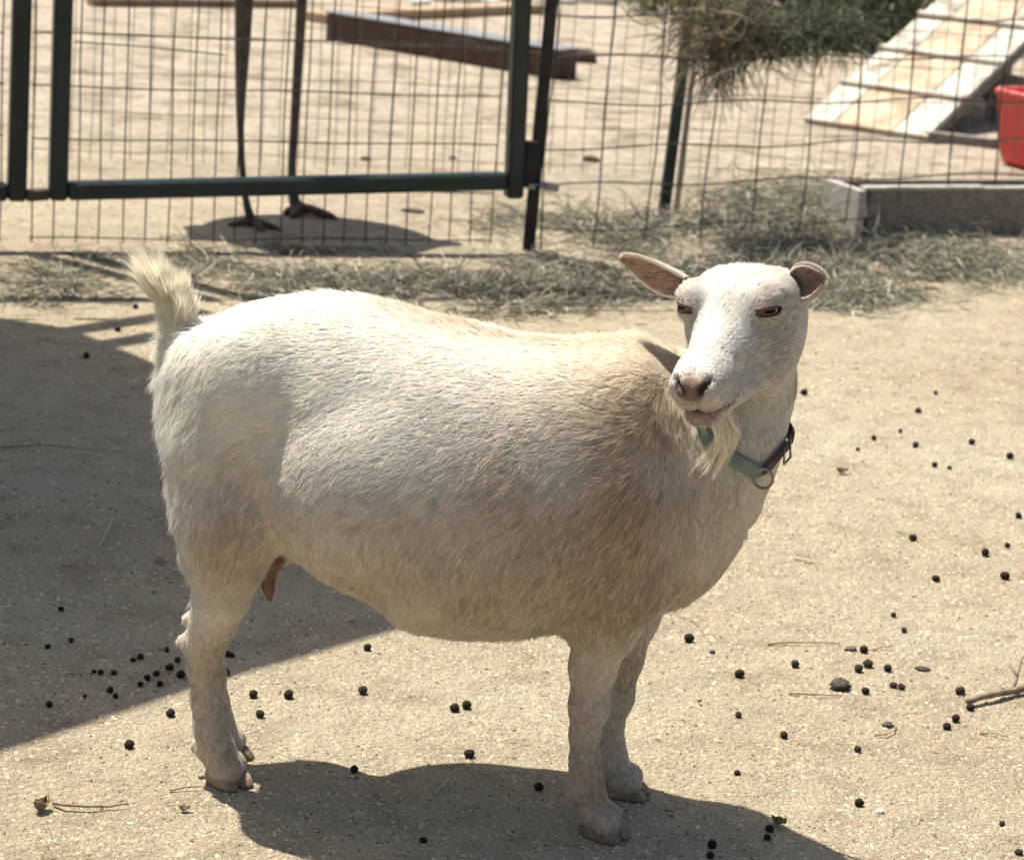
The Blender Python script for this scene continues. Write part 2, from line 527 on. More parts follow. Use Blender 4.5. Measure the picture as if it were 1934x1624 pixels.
# ================================================================ the goat: coat colours
def gauss(s, z, u, v, ru, rv, ang=0.0):
    c = G(u, v, 0)
    ds = (s - c[0]); dz = (z - c[2])
    ca, sa = cos(ang), sin(ang)
    a = ds * ca + dz * sa; b = -ds * sa + dz * ca
    return np.exp(-((a * 1700 / ru) ** 2 + (b * 1700 / rv) ** 2))
WHITE = np.array([.86, .805, .665]); CREAM = np.array([.76, .63, .41]); TAN = np.array([.33, .22, .14]); FAWN = np.array([.48, .37, .26])
GREY = np.array([.50, .44, .385])
def mixc(c, k, w):
    return c * (1 - w[:, None]) + k * w[:, None]
def coat_colour(P):
    """P in the goat's frame; coat colour, with some shade of flank and face put in"""
    s, d, z = P[:, 0], P[:, 1], P[:, 2]
    c = np.tile(WHITE, (len(P), 1))
    n1 = vnoise(P + 5, 14)[:, 0]; n2 = vnoise(P + 9, 45)[:, 1]; n3 = vnoise(P + 3, 5)[:, 2]
    top = np.clip(1 - np.abs(d) / .055, 0, 1)
    crest = 1.0 * top * np.clip((s - G(640, 600)[0]) / .10, 0, 1) * np.clip((z - G(1000, 720)[2]) / .03, 0, 1)
    c = mixc(c, np.array([.50, .385, .25]), np.clip(crest * .95 + .3 * crest * n2, 0, 1))
    with_ = np.clip(gauss(s, z, 1230, 690, 150, 75) * .8, 0, 1)
    c = mixc(c, CREAM, with_)
    c = mixc(c, FAWN, np.clip(gauss(s, z, 1080, 930, 230, 190) * (.85 + .5 * n1), 0, 1))
    c = mixc(c, TAN, np.clip(gauss(s, z, 1195, 890, 140, 240) * (.80 + .45 * n1), 0, .9))
    c = mixc(c, TAN, np.clip(gauss(s, z, 1170, 1080, 110, 130) * (.65 + .4 * n1), 0, .85))
    c = mixc(c, TAN, np.clip(gauss(s, z, 1290, 1060, 75, 120) * (.6 + .5 * n1), 0, .9))
    c = mixc(c, np.array([.47, .36, .27]), np.clip(gauss(s, z, 1335, 990, 80, 120) * (.7 + .4 * n1), 0, .8))
    c = mixc(c, np.array([.42, .34, .26]), np.clip(gauss(s, z, 1330, 860, 70, 80) * (.8 + .3 * n1), 0, .85))
    c = mixc(c, FAWN, np.clip(gauss(s, z, 480, 930, 75, 130) * (.9 + .5 * n1), 0, 1))
    c = mixc(c, FAWN, np.clip(gauss(s, z, 860, 1030, 330, 130) * (.85 + .5 * n1), 0, 1))  # fawn lower flank and belly, partly shade put into the coat colour
    c = mixc(c, GREY, np.clip(gauss(s, z, 660, 900, 190, 110) * (.6 + .4 * n3), 0, 1))  # grey flank hair, deepened with some painted shade
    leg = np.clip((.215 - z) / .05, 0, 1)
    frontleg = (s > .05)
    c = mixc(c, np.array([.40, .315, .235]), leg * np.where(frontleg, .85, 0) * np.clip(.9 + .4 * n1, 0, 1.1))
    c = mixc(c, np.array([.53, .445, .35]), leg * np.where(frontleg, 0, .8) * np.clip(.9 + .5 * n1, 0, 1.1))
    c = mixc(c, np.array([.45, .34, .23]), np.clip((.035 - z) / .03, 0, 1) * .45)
    # throat and neck
    c = mixc(c, np.array([.66, .57, .42]), np.clip(gauss(s, z, 1440, 800, 80, 110), 0, 1) * .8)
    # tail: cream to yellow at the tip
    tl = tail_mask(P)
    tz_ = np.clip((z - TAIL[1][0][2]) / .06, 0, 1)
    c = mixc(c, np.array([.88, .79, .58]), tl * (.35 + .65 * tz_))
    # head
    q = goat_to_head(P) / HS
    hn = np.clip((.26 - np.sqrt((q * q).sum(1))) / .02, 0, 1) * np.clip((q[:, 1] + .03) / .04, 0, 1) * np.clip((.020 - head_core(q)) / .010, 0, 1)
    hc = np.tile(np.array([.78, .735, .645]), (len(P), 1))
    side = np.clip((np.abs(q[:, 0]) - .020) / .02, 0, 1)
    hc = mixc(hc, np.array([.46, .395, .33]), side * np.clip((q[:, 1] - .02) / .05, 0, 1) * .80)  # greyish sides of the face, darkened further to paint in their shade
    def hg(c0, r):
        m = np.stack([np.abs(q[:, 0]), q[:, 1], q[:, 2]], 1)
        return np.exp(-(((m - np.array(c0)) / np.array(r)) ** 2).sum(1))
    hc = mixc(hc, np.array([.10, .07, .055]), np.clip(hg(EYE_C + EYE_O * .0125 - EYE_A * .0150 - EYE_B * .0045, (.0052, .0050, .0034)) * 1.8, 0, .97))
    hc = mixc(hc, np.array([.36, .29, .245]), np.clip(hg(EYE_C + EYE_O * .0125, (.013, .014, .0095)) * .9, 0, .80))
    hc = mixc(hc, np.array([.70, .60, .45]), np.clip(hg((.02, .03, .03), (.03, .03, .03)) * .7, 0, .8))
    hc = mixc(hc, np.array([.19, .125, .105]), np.clip(hg((.0, .213, -.0405), (.0135, .016, .0135)) * 1.9, 0, .95))   # nose leather
    hc = mixc(hc, np.array([.045, .03, .026]), np.clip(np.maximum(hg((.0130, .208, -.0365), (.0050, .012, .0040)), hg((.0090, .213, -.0415), (.0040, .009, .0040))) * 1.5, 0, .95))
    hc = mixc(hc, np.array([.21, .135, .11]), np.clip(hg((.010, .197, -.0685), (.020, .022, .0055)) * 1.5, 0, .95))  # lips
    dm = np.abs(q[:, 2] - np.interp(q[:, 1], [.140, .165, .2025], [-.0610, -.0650, -.0685])) + np.clip(.156 - q[:, 1], 0, 1) * 2
    hc = mixc(hc, np.array([.15, .095, .075]), np.clip(1.2 - dm / .0028, 0, .85))
    hc = mixc(hc, np.array([.33, .22, .18]), np.clip(hg((.006, .192, -.078), (.014, .012, .010)) * .9, 0, .8))
    c = mixc(c, 0 * c[0], hn * 0) * 1.0
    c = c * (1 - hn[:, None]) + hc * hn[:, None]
    c = c * (1 + .06 * n2[:, None])
    return np.clip(c, .02, .9)
def tail_mask(P):
    dt = chain(P, TAIL, .01)
    return np.clip((.006 - dt) / .004, 0, 1) * np.clip((P[:, 2] - G(352, 668)[2]) / .030, 0, 1)
def flow(P, N):
    """direction the hair lies, in the goat's frame"""
    s, d, z = P[:, 0], P[:, 1], P[:, 2]
    f = np.zeros_like(P)
    zt = np.clip((z - .30) / .25, 0, 1)
    f[:, 0] = -(.35 + .75 * zt); f[:, 2] = -(1.15 - 1.0 * zt)
    rump = np.clip((-.20 - s) / .08, 0, 1)
    f[:, 0] *= 1 - .75 * rump; f[:, 2] -= .9 * rump
    ch = np.clip((s - .20) / .08, 0, 1)
    f[:, 0] *= 1 - ch; f[:, 2] -= .8 * ch
    leg = np.clip((.23 - z) / .04, 0, 1)[:, None]
    f = f * (1 - leg) + np.array([-.12, 0, -1.0]) * leg
    tl = tail_mask(P)[:, None]
    ax9 = np.interp(z, [TAIL[i][0][2] for i in range(5)], [TAIL[i][0][0] for i in range(5)])
    sd9 = (s - ax9)[:, None]; up9 = np.clip((z[:, None] - TAIL[1][0][2]) / .05, 0, 1)
    rr9 = vnoise(P + 33, 60)[:, :1]
    f = f * (1 - tl) + np.concatenate([-.14 + np.clip(sd9 * 30 - .22, -.80, .04) * up9 + .20 * rr9, 6 * d[:, None], .95 + 0 * rr9], 1) * tl
    q = goat_to_head(P) / HS
    hn = (np.clip((.25 - np.sqrt((q * q).sum(1))) / .03, 0, 1) * np.clip((q[:, 1] + .02) / .04, 0, 1) * np.clip((.020 - head_core(q)) / .010, 0, 1))[:, None]
    sgn = np.clip(q[:, 0:1] / .022, -1, 1)
    hl = -.85 * np.array([0, 1, 0]) + sgn * np.array([.35, 0, 0]) + np.array([0, 0, 1.0]) * (np.clip(-q[:, 2:3] * -6 + .1, -.5, .5))
    hw = hl @ HM            # head -> world
    hg_ = hw @ GMt.T        # world -> goat frame
    f = f * (1 - hn) + hg_ * hn
    f = unit(f)
    t = f - (f * N).sum(1, keepdims=True) * N
    wk = np.clip(.45 - np.linalg.norm(t, axis=1, keepdims=True), 0, .45)
    rj = np.random.RandomState(77).randn(len(P), 3) * .9 + np.array([-.8, 0, -.4]); rj = rj - (rj * N).sum(1, keepdims=True) * N
    t = t + rj * wk
    return unit(t), hn[:, 0], tl[:, 0], leg[:, 0]

def build_goat():
    root = bpy.data.objects.new('goat', None); COL.objects.link(root)
    root.location = tuple(GM)
    root.empty_display_size = .1
    tag(root, 'white and fawn dwarf goat with beard and green collar, head turned to look back', 'goat')
    loc = np.array(GM)
    lo = np.array([-0.37, -0.24, -0.01]); hi = np.array([0.44, 0.34, 0.70])
    V, Q = surface_net(goat_sdf, lo, hi, 0.0032)
    V = V.astype(float)
    # keep feet above ground level
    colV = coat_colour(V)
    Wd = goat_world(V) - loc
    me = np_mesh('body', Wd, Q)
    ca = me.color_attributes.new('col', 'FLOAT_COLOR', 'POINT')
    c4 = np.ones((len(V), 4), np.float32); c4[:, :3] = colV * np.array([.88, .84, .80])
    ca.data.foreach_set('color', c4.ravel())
    skin = strand_mat('goat_skin', 0.0, .75, spec=.25)
    body = link('body', me, skin, root)
    # ---------------- coat
    Vq = V[Q].mean(1)
    qh = goat_to_head(Vq) / HS
    headm = ((qh * qh).sum(1) < .23 ** 2) & (qh[:, 1] > -.01) & (np.abs(qh[:, 0]) < .085)
    wgt = np.where(headm, 3.2, 1.0) * np.where(Vq[:, 2] < .02, .5, 1.0)
    wgt = wgt * (1 + 9.0 * tail_mask(Vq))
    NS = FUR_N
    p, n, k = sample_faces(V, Q, NS, wgt)
    # bare skin: nose, lips, eyes
    q = goat_to_head(p) / HS; m_ = np.stack([np.abs(q[:, 0]), q[:, 1], q[:, 2]], 1)
    def nearq(c0, r):
        return (((m_ - np.array(c0)) / np.array(r)) ** 2).sum(1) < 1
    bare = nearq((0, .215, -.041), (.0165, .020, .0150)) | nearq((.008, .200, -.0685), (.018, .020, .0040)) | ((almond(m_) < .0019) & (((m_ - EYE_C) ** 2).sum(1) < .024 ** 2)) | (p[:, 2] < .010)
    p, n = p[~bare], n[~bare]
    t, hn, tl, leg = flow(p, n)
    rs = np.random.RandomState(11)
    N = len(p)
    s, d, z = p[:, 0], p[:, 1], p[:, 2]
    L = np.full(N, .0150)
    L = L * (1 - leg) + .0065 * leg
    crest = np.clip(1 - np.abs(d) / .04, 0, 1) * np.clip((z - .40) / .05, 0, 1)
    L += crest * .007
    rump = np.clip((-.205 - s) / .04, 0, 1) * (1 - leg) * np.clip((.50 - z) / .03, 0, 1)
    L += rump * .007
    nk = np.clip(gauss(s, z, 1290, 830, 120, 160), 0, 1); L += nk * .009
    L = L * (1 - hn) + .0092 * hn
    q = goat_to_head(p) / HS
    top = np.clip(1 - np.abs(q[:, 0]) / .05, 0, 1) * np.clip((.07 - q[:, 1]) / .05, 0, 1) * np.clip((q[:, 2]) / .01, 0, 1) * hn
    L += top * .007
    axt = np.interp(z, [TAIL[i][0][2] for i in range(5)], [TAIL[i][0][0] for i in range(5)])
    muz = hn * np.clip((q[:, 1] - .135) / .04, 0, 1); L = L * (1 - .55 * muz)
    wth = np.clip((s - .10) / .06, 0, 1) * crest * (1 - hn); L = L - .006 * wth
    L = L * (1 - tl) + (.030 + .032 * np.clip((axt - s) / .008, 0, 1) * np.clip((z - TAIL[2][0][2]) / .02, 0, 1)) * tl
    thr = np.clip((s - .27) / .04, 0, 1) * (1 - hn); L = L * (1 - .42 * thr)
    L = L * (.65 + .6 * rs.rand(N))
    lift = .13 + .10 * hn + .25 * crest * (1 - hn) + .10 * rump + .10 * tl - .06 * leg + .12 * top
    na = vnoise(p, 70); nb = vnoise(p + 20, 24); nc_ = vnoise(p + 40, 9); rnd = rs.randn(N, 3)
    wob = (.30 * na + .22 * nb + .12 * nc_) * (1 - .5 * tl[:, None]) + .13 * rnd
    wob = wob * (1 + .25 * hn[:, None])
    wob = wob - (wob * n).sum(1, keepdims=True) * n
    # tufts: neighbours share a leaning, lift and tone
    cs_ = np.where(hn > .5, .0040, .0052)[:, None]
    jit = vnoise(p + 90, 120) * .0022
    cell = np.floor((p + jit) / cs_).astype(np.int64)
    hsh = (cell[:, 0] * 73856093) ^ (cell[:, 1] * 19349663) ^ (cell[:, 2] * 83492791)
    hv = np.stack([((hsh * k_ + 12345) % 1009) / 1009.0 for k_ in (31, 57, 91, 113)], 1)
    hub = (cell + .2 + .6 * hv[:, :3]) * cs_
    tuft = hv[:, 3]
    wt = (hv[:, :3] - .5) * .34; wt = wt - (wt * n).sum(1, keepdims=True) * n
    under = np.clip(-n[:, 2], 0, 1) * (1 - leg)
    dir0 = unit(t + wob + wt * (1 - .4 * hn[:, None]) + n * (lift - .08 * thr + .07 * na[:, 0] + .05 * rs.rand(N) + .13 * (tuft - .4) + .12 * under)[:, None])
    curl = vnoise(p + 60, 130) * .30
    K = 4
    pts = np.zeros((N, K, 3))
    pts[:, 0] = p - n * .001
    cur = pts[:, 0].copy(); dr = dir0.copy()
    for i in range(1, K):
        cur = cur + dr * (L / (K - 1))[:, None]
        pts[:, i] = cur
        dr = unit(dr + (curl - n * (.10 * (1 - .6 * tl))[:, None] + t * .1) * (1.0 if i % 2 else -.6) * np.array([1, 1, 1.0]))
    pull = hub - p; pull = pull - (pull * n).sum(1, keepdims=True) * n
    for i, w_ in ((1, .15), (2, .38), (3, .55)):
        pts[:, i] += pull * (w_ * (1 - tl))[:, None]
    for i in (1, 2, 3):
        fv = np.concatenate([goat_sdf(pts[a_:a_ + 150000, i]) for a_ in range(0, N, 150000)])
        fv = np.where(np.isfinite(fv), fv, 0)
        want = np.array([0, .0005, .0009, .0012])[i] + .0006 * rs.rand(N)
        pts[:, i] += n * np.clip(want - fv, 0, .01)[:, None]
    pts[:, :, 2] = np.maximum(pts[:, :, 2], .0015)
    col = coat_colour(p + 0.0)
    fl = vnoise(p + 80, 55)[:, :1]
    col = col * (1 - .22 * hn[:, None] * rs.rand(N, 1))
    dk = np.clip((.80 - col[:, 1:2]) / .35, 0, 1)           # fawn parts: pale hairs among brown ones
    pale_ = (rs.rand(N, 1) < .16) * dk * (1 - leg[:, None] * .6)
    col = col * (1 + dk * (.55 * tuft[:, None] - .30)) * (1 - pale_ * .6) + np.array([.74, .66, .54]) * pale_ * .6
    col = col * (1 + .06 * fl) * (.90 + .20 * rs.rand(N, 1)) * (.88 + .22 * tuft[:, None])
    col = np.clip(col, .02, .93)
    col = col / (.46 + .54 * col)          # a single hair is paler than the coat it makes
    col = np.clip(col, .02, .965)
    wpts = goat_world(pts) - loc
    r0 = .00023 - .00003 * hn - .00006 * tl
    rad = r0[:, None] * np.array([1.0, .95, .75, .12])[None]
    ist = tl > .45
    fur = make_strands('coat', wpts[~ist], rad[~ist], col[~ist], strand_mat('goat_fur', .34, .6, spec=.12, nrm=.85), root, lie=n[~ist] @ GMt)
    brush = make_strands('tail_hair', wpts[ist], rad[ist], col[ist], strand_mat('tail_fur', .70, .6, spec=.12, nrm=.0), root, lie=n[ist] @ GMt)
    brush['kind'] = 'stuff'
    fur['kind'] = 'stuff'
    # ---------------- eyes
    em = noise_mat('goat_iris', (.07, .042, .028), (.14, .088, .06), 500, .18, spec=.3)
    b = em.node_tree.nodes['Principled BSDF']
    pm = mat_new('goat_pupil', (.006, .005, .005), .7, spec=.1)
    rim_m = mat_new('eyelid_skin', (.075, .05, .042), .45)
    for sg in (-1, 1):
        fx = np.array([sg, 1, 1])
        c0 = EYE_C * fx; A_ = EYE_A * fx; B_ = EYE_B * fx; O_ = EYE_O * fx
        bm = bmesh.new()
        bmesh.ops.create_uvsphere(bm, u_segments=32, v_segments=20, radius=EYE_R * HS)
        for f_ in bm.faces:
            f_.smooth = True
        M3 = Matrix([list(x) for x in np.stack([A_ @ HM, B_ @ HM, O_ @ HM], 1)])
        bm.transform(M3.to_4x4())
        bmesh.ops.translate(bm, verts=bm.verts, vec=Vector(head_to_world(c0) - loc))
        me = bpy.data.meshes.new('eye'); bm.to_mesh(me); bm.free()
        me.materials.append(em)
        eye = link('eye', me, None, root)
        # pupil: flat horizontal slot bulging on the eyeball
        def on_ball(a, b_, R):
            v = np.array([a, b_, math.sqrt(max(R * R - a * a - b_ * b_, 1e-8))])
            return c0 + A_ * v[0] + B_ * v[1] + O_ * v[2]
        vs = []; fs = []
        nu, nv = 16, 4
        for i in range(nu + 1):
            for j in range(nv + 1):
                a = (i / nu * 2 - 1) * .0058; w = .0018 * math.sqrt(max(0, 1 - (a / .0059) ** 2)) ** .6
                vs.append(head_to_world(on_ball(a - .0026, (j / nv * 2 - 1) * w - .0002, EYE_R + .00012)) - loc)
        for i in range(nu):
            for j in range(nv):
                a = i * (nv + 1) + j
                fs.append((a, a + nv + 1, a + nv + 2, a + 1))
        me = bpy.data.meshes.new('pupil'); me.from_pydata([tuple(x) for x in vs], [], fs)
        o = link('pupil', me, pm, eye)
        # lids: a thin skin over the ball with the slit cut out
        def lid_fn(q):
            m = sdx(q, 1); base = head_core(q)
            sh_ = np.maximum(base - .0005, -(base + .0016))
            d_ = smax(sh_, -almond(m), .0006)
            return smax(d_, np.sqrt((((m - EYE_C - EYE_O * .010) * np.array([1, 1, 1.25])) ** 2).sum(1)) - .0165, .002)
        cc0 = c0 + O_ * .010
        Vl, Ql = surface_net(lid_fn, cc0 - .020, cc0 + .020, .00055)
        me = np_mesh('eyelid', head_to_world(Vl) - loc, Ql)
        al = almond(sdx(Vl, 1))
        ql = sdx(Vl, 1) - EYE_C; corner = np.exp(-(((ql @ EYE_A + .0145) / .005) ** 2 + ((ql @ EYE_B + .0035) / .0028) ** 2))
        w_ = np.clip((al - .0003) / .0012, 0, 1) * (1 - corner)
        cl_ = np.array([.040, .027, .021]) * (1 - w_[:, None]) + np.array([.40, .325, .275]) * w_[:, None]
        ca = me.color_attributes.new('col', 'FLOAT_COLOR', 'POINT')
        c4 = np.ones((len(Vl), 4), np.float32); c4[:, :3] = cl_; ca.data.foreach_set('color', c4.ravel())
        link('eyelid', me, skin, root)
    # ---------------- ears
    ear_out = strand_mat('ear_fur', .18, .85, spec=.08)
    def ear(rootp, tip, opening, Lw, depth, name='ear'):
        rootp = np.array(rootp, float); tip = np.array(tip, float)
        ax_ = tip - rootp; Ln = np.linalg.norm(ax_); ax_ = ax_ / Ln
        op = np.array(opening, float); op = unit(op - (op @ ax_) * ax_); sd = np.cross(ax_, op)
        nu, nv = 26, 18
        def surf(off):
            Vv = np.zeros((nu + 1, nv + 1, 3))
            for i in range(nu + 1):
                t_ = i / nu
                w = Lw * (0.55 + .50 * sin(pi * min(1, t_ * 1.0) ** .85)) * (1 - t_ ** 5.5) ** .5 if t_ < 1 else 0.0
                w = max(w, .0008)
                cup = 1.25 - .75 * t_
                for j in range(nv + 1):
                    ph = (j / nv * 2 - 1)
                    an = ph * cup * 1.15
                    Rr = w / max(sin(min(cup * 1.15, pi / 2)), .3)
                    x = Rr * sin(an); y = Rr * (1 - cos(an)) * depth
                    bend = -.10 * Ln * (t_ ** 2)
                    nrm = unit(np.array([-sin(an), cos(an)]))
                    x += nrm[0] * off; y += nrm[1] * off
                    Vv[i, j] = rootp + ax_ * Ln * t_ + sd * x + op * (y + bend * -.5)
            return Vv
        inner = surf(.0011); outer = surf(-.0011)
        vs = np.concatenate([inner.reshape(-1, 3), outer.reshape(-1, 3)])
        nn = (nu + 1) * (nv + 1); Qs = []
        for i in range(nu):
            for j in range(nv):
                a = i * (nv + 1) + j
                Qs.append((a, a + 1, a + nv + 2, a + nv + 1)); Qs.append((nn + a, nn + a + nv + 1, nn + a + nv + 2, nn + a + 1))
        for i in range(nu):
            for j in (0, nv):
                a = i * (nv + 1) + j
                Qs.append((a, a + nv + 1, nn + a + nv + 1, nn + a))
        for j in range(nv):
            a = nu * (nv + 1) + j; Qs.append((a, a + 1, nn + a + 1, nn + a))
        me = np_mesh(name, vs - loc, np.array(Qs))
        tt = np.tile(np.repeat(np.linspace(0, 1, nu + 1), nv + 1), 2)
        ph = np.tile(np.tile(np.linspace(-1, 1, nv + 1), nu + 1), 2)
        isin = np.arange(2 * nn) < nn
        nz = vnoise(vs, 160)[:, :1]; nz2 = vnoise(vs, 60)[:, 1:2]
        cin = np.array([.38, .265, .225]) * (1 + .35 * nz + .35 * nz2) * (1 - .50 * np.clip(1 - tt / .45, 0, 1))[:, None]
        cout = np.array([.78, .72, .62]) * (1 + .05 * nz)
        edge = np.clip((np.abs(ph) - .86) / .14, 0, 1)[:, None]
        cc = np.where(isin[:, None], cin * (1 - edge) + np.array([.62, .54, .46]) * edge, cout)
        ca = me.color_attributes.new('col', 'FLOAT_COLOR', 'POINT')
        c4 = np.ones((2 * nn, 4), np.float32); c4[:, :3] = np.clip(cc, .01, .9); ca.data.foreach_set('color', c4.ravel())
        eo = link(name, me, ear_out, root)
        # fine hair: rim and back
        rs2 = np.random.RandomState(5)
        P_ = []; D_ = []; C_ = []
        for _ in range(7600):
            i = rs2.rand() * (nu - .01); j = rs2.rand() * (nv - .01)
            u_ = rs2.rand(); back = u_ < .55; ins_ = u_ > .76
            if ins_:
                j = .6 + (nv - 1.3) * rs2.rand()
            elif not back:
                j = rs2.choice([rs2.rand() * .6, nv - .01 - rs2.rand() * .6])
            i0, j0 = int(i), int(j); Sf = inner if ins_ else outer
            a = Sf[i0, j0] + (Sf[i0 + 1, j0] - Sf[i0, j0]) * (i - i0) + (Sf[i0, j0 + 1] - Sf[i0, j0]) * (j - j0)
            nrm = unit(np.cross(Sf[i0 + 1, j0] - Sf[i0, j0], Sf[i0, j0 + 1] - Sf[i0, j0]))
            if (nrm @ op > 0) != ins_: nrm = -nrm
            dd = unit(ax_ * .9 + nrm * (.16 if ins_ else .28) + sd * (j / nv * 2 - 1) * (.1 if back else .5) + rs2.randn(3) * .12)
            P_.append(a); D_.append(dd); C_.append((.88, .82, .72) if back else ((.44, .33, .275) if ins_ and rs2.rand() < .8 else ((.12, .08, .065) if ins_ else (.80, .72, .62))))
        P_ = np.array(P_); D_ = np.array(D_); ll = (.003 + .0028 * rs2.rand(len(P_)))[:, None]
        pts_ = np.stack([P_, P_ + D_ * ll * .5, P_ + D_ * ll + ax_ * ll * .15], 1) - loc
        h_ = make_strands('ear_hair', pts_, np.array([.00019, .00016, .00003]), np.array(C_) * (.9 + .2 * rs2.rand(len(P_), 1)), fur.data.materials[0], eo)
        h_['kind'] = 'stuff'
        return eo
    rl = goat_world(G(1302, 531, .02)); tp = goat_world(G(1180, 486, -.010))
    ear(rl, tp, (.0, -.76, -.64), .0245, .70)
    rr_ = goat_world(G(1500, 538, .040))
    ear(rr_, rr_ + np.array([.027, -.038, .017]), (-.75, -.50, -.05), .0165, .75)
    # ---------------- hooves
    hoof_m = noise_mat('hoof_horn', (.16, .115, .075), (.30, .215, .14), 60, .6, .3, 300)
    angs = (30, 8, 42, 10)
    for (u, v, dd), L_, ag in zip(HOOF, (NF, FFt, NH, FH), angs):
        g = G(u, v, dd)
        ca_, sa_ = cos(radians(ag)), sin(radians(ag))
        def fn(Pq, ca_=ca_, sa_=sa_):
            x = Pq[:, 0] * ca_ + Pq[:, 1] * sa_; y = -Pq[:, 0] * sa_ + Pq[:, 1] * ca_
            q2 = np.stack([x, y, Pq[:, 2]], 1)
            return np.minimum(hoof_sdf_local(q2, -1), hoof_sdf_local(q2, 1))
        Vh, Qh = surface_net(fn, (-.045, -.045, -.004), (.045, .045, .05), .0016)
        Vh = Vh.astype(float); Vh[:, 0] += g[0]; Vh[:, 1] += dd
        me = np_mesh('hoof', goat_world(Vh) - loc, Qh)
        link('hoof', me, hoof_m, root)
    # ---------------- teat
    te_m = noise_mat('udder_skin', (.095, .052, .036), (.17, .095, .068), 60, .5, .15, 300)
    tb = G(512, 1058, .052)
    def tfn(P):
        return chain(P, [(tb + (0.004, 0, .020), .022), (tb + (-.002, 0, 0), .0165), (G(505, 1088, .054), .0105), (G(508, 1112, .055), .0068), (G(509, 1130, .056), .0035)], .003)
    Vt, Qt = surface_net(tfn, tb - .07, tb + .06, .0022)
    link('teat', np_mesh('teat', goat_world(Vt) - loc, Qt), te_m, root)
    # ---------------- beard
    rs3 = np.random.RandomState(21)
    nb_ = 190
    c0 = np.array([.004, .150, -.086])
    lk0 = rs3.randn(7, 3) * np.array([.004, .011, .001])
    lock = rs3.randint(0, 7, nb_)
    base = c0 + lk0[lock] + rs3.randn(nb_, 3) * np.array([.0016, .003, .002])
    bw = head_to_world(base)
    tips_px = [(1300, 895), (1325, 905), (1345, 912), (1360, 890), (1385, 850), (1318, 898), (1340, 915)]
    pts_ = np.zeros((nb_, 9, 3))
    for i in range(nb_):
        u, v = tips_px[lock[i]]
        tip = goat_world(G(u, v, .118)) + rs3.randn(3) * np.array([.0013, .002, .0022])
        a = bw[i]; ln = .55 + .45 * rs3.rand()
        side = np.array([1, 0, 0]) * (.006 + .005 * (lock[i] % 4) + .003 * rs3.rand()) * (1 if lock[i] != 4 else 1.5)
        m1 = a + np.array([.010, -.002, -.030]) + side * .9; m2 = (a * .35 + tip * .65) + side * .55
        wv = rs3.randn() * .0012
        for k_ in range(9):
            t_ = k_ / 8 * ln
            pt = (1 - t_) ** 3 * a + 3 * (1 - t_) ** 2 * t_ * m1 + 3 * (1 - t_) * t_ ** 2 * m2 + t_ ** 3 * tip
            pts_[i, k_] = pt + np.array([sin(t_ * 9 + lock[i]), 0, 0]) * wv
    bc_ = np.array([.88, .83, .70]) * (.8 + .3 * rs3.rand(nb_, 1))
    bo = make_strands('beard', pts_ - loc, np.array([.00028, .00028, .00028, .00026, .00024, .00022, .00018, .00013, .00004]), bc_, fur.data.materials[0], root)
    # longer wisps above the tail
    return root

def tube_mesh(name, pts, r, n=8, closed=False, caps=True):
    """tube through points; r number or list"""
    pts = [Vector(p) for p in pts]
    K = len(pts); rs_ = [r] * K if not hasattr(r, '__len__') else list(r)
    vs = []; fs = []
    up = None
    for i, p in enumerate(pts):
        if closed:
            t = (pts[(i + 1) % K] - pts[i - 1]).normalized()
        else:
            t = (pts[min(i + 1, K - 1)] - pts[max(i - 1, 0)]).normalized()
        if up is None:
            up = t.orthogonal().normalized()
        up = (up - t * up.dot(t)).normalized()
        sd_ = t.cross(up)
        for j in range(n):
            a = 2 * pi * j / n
            vs.append(tuple(p + (up * cos(a) + sd_ * sin(a)) * rs_[i]))
    rng = K if closed else K - 1
    for i in range(rng):
        for j in range(n):
            a, b = i * n + j, i * n + (j + 1) % n
            c, d = ((i + 1) % K) * n + (j + 1) % n, ((i + 1) % K) * n + j
            fs.append((a, b, c, d))
    if caps and not closed:
        fs.append(tuple(range(n))[::-1]); fs.append(tuple(range((K - 1) * n, K * n)))
    me = bpy.data.meshes.new(name); me.from_pydata(vs, [], fs)
    me.polygons.foreach_set('use_smooth', [True] * len(me.polygons))
    me.update()
    return me
FUR_N = 320000
# ================================================================ the setting
FENCE_O = ground_at(995, 475); FENCE_A = radians(20.0)
FD = np.array([cos(FENCE_A), sin(FENCE_A), 0])            # along the gate line
FR = np.array([cos(radians(31)), sin(radians(31)), 0])    # the fence line right of the post
def on_plane(u, v, O, D):
    """where the sight line meets the upright plane through O along D -> (along, height)"""
    r = px_ray(u, v); n = np.array([-D[1], D[0], 0])
    t = ((O - CP) @ n) / (r @ n); p = CP + r * t
    return (p - O) @ D, p[2]

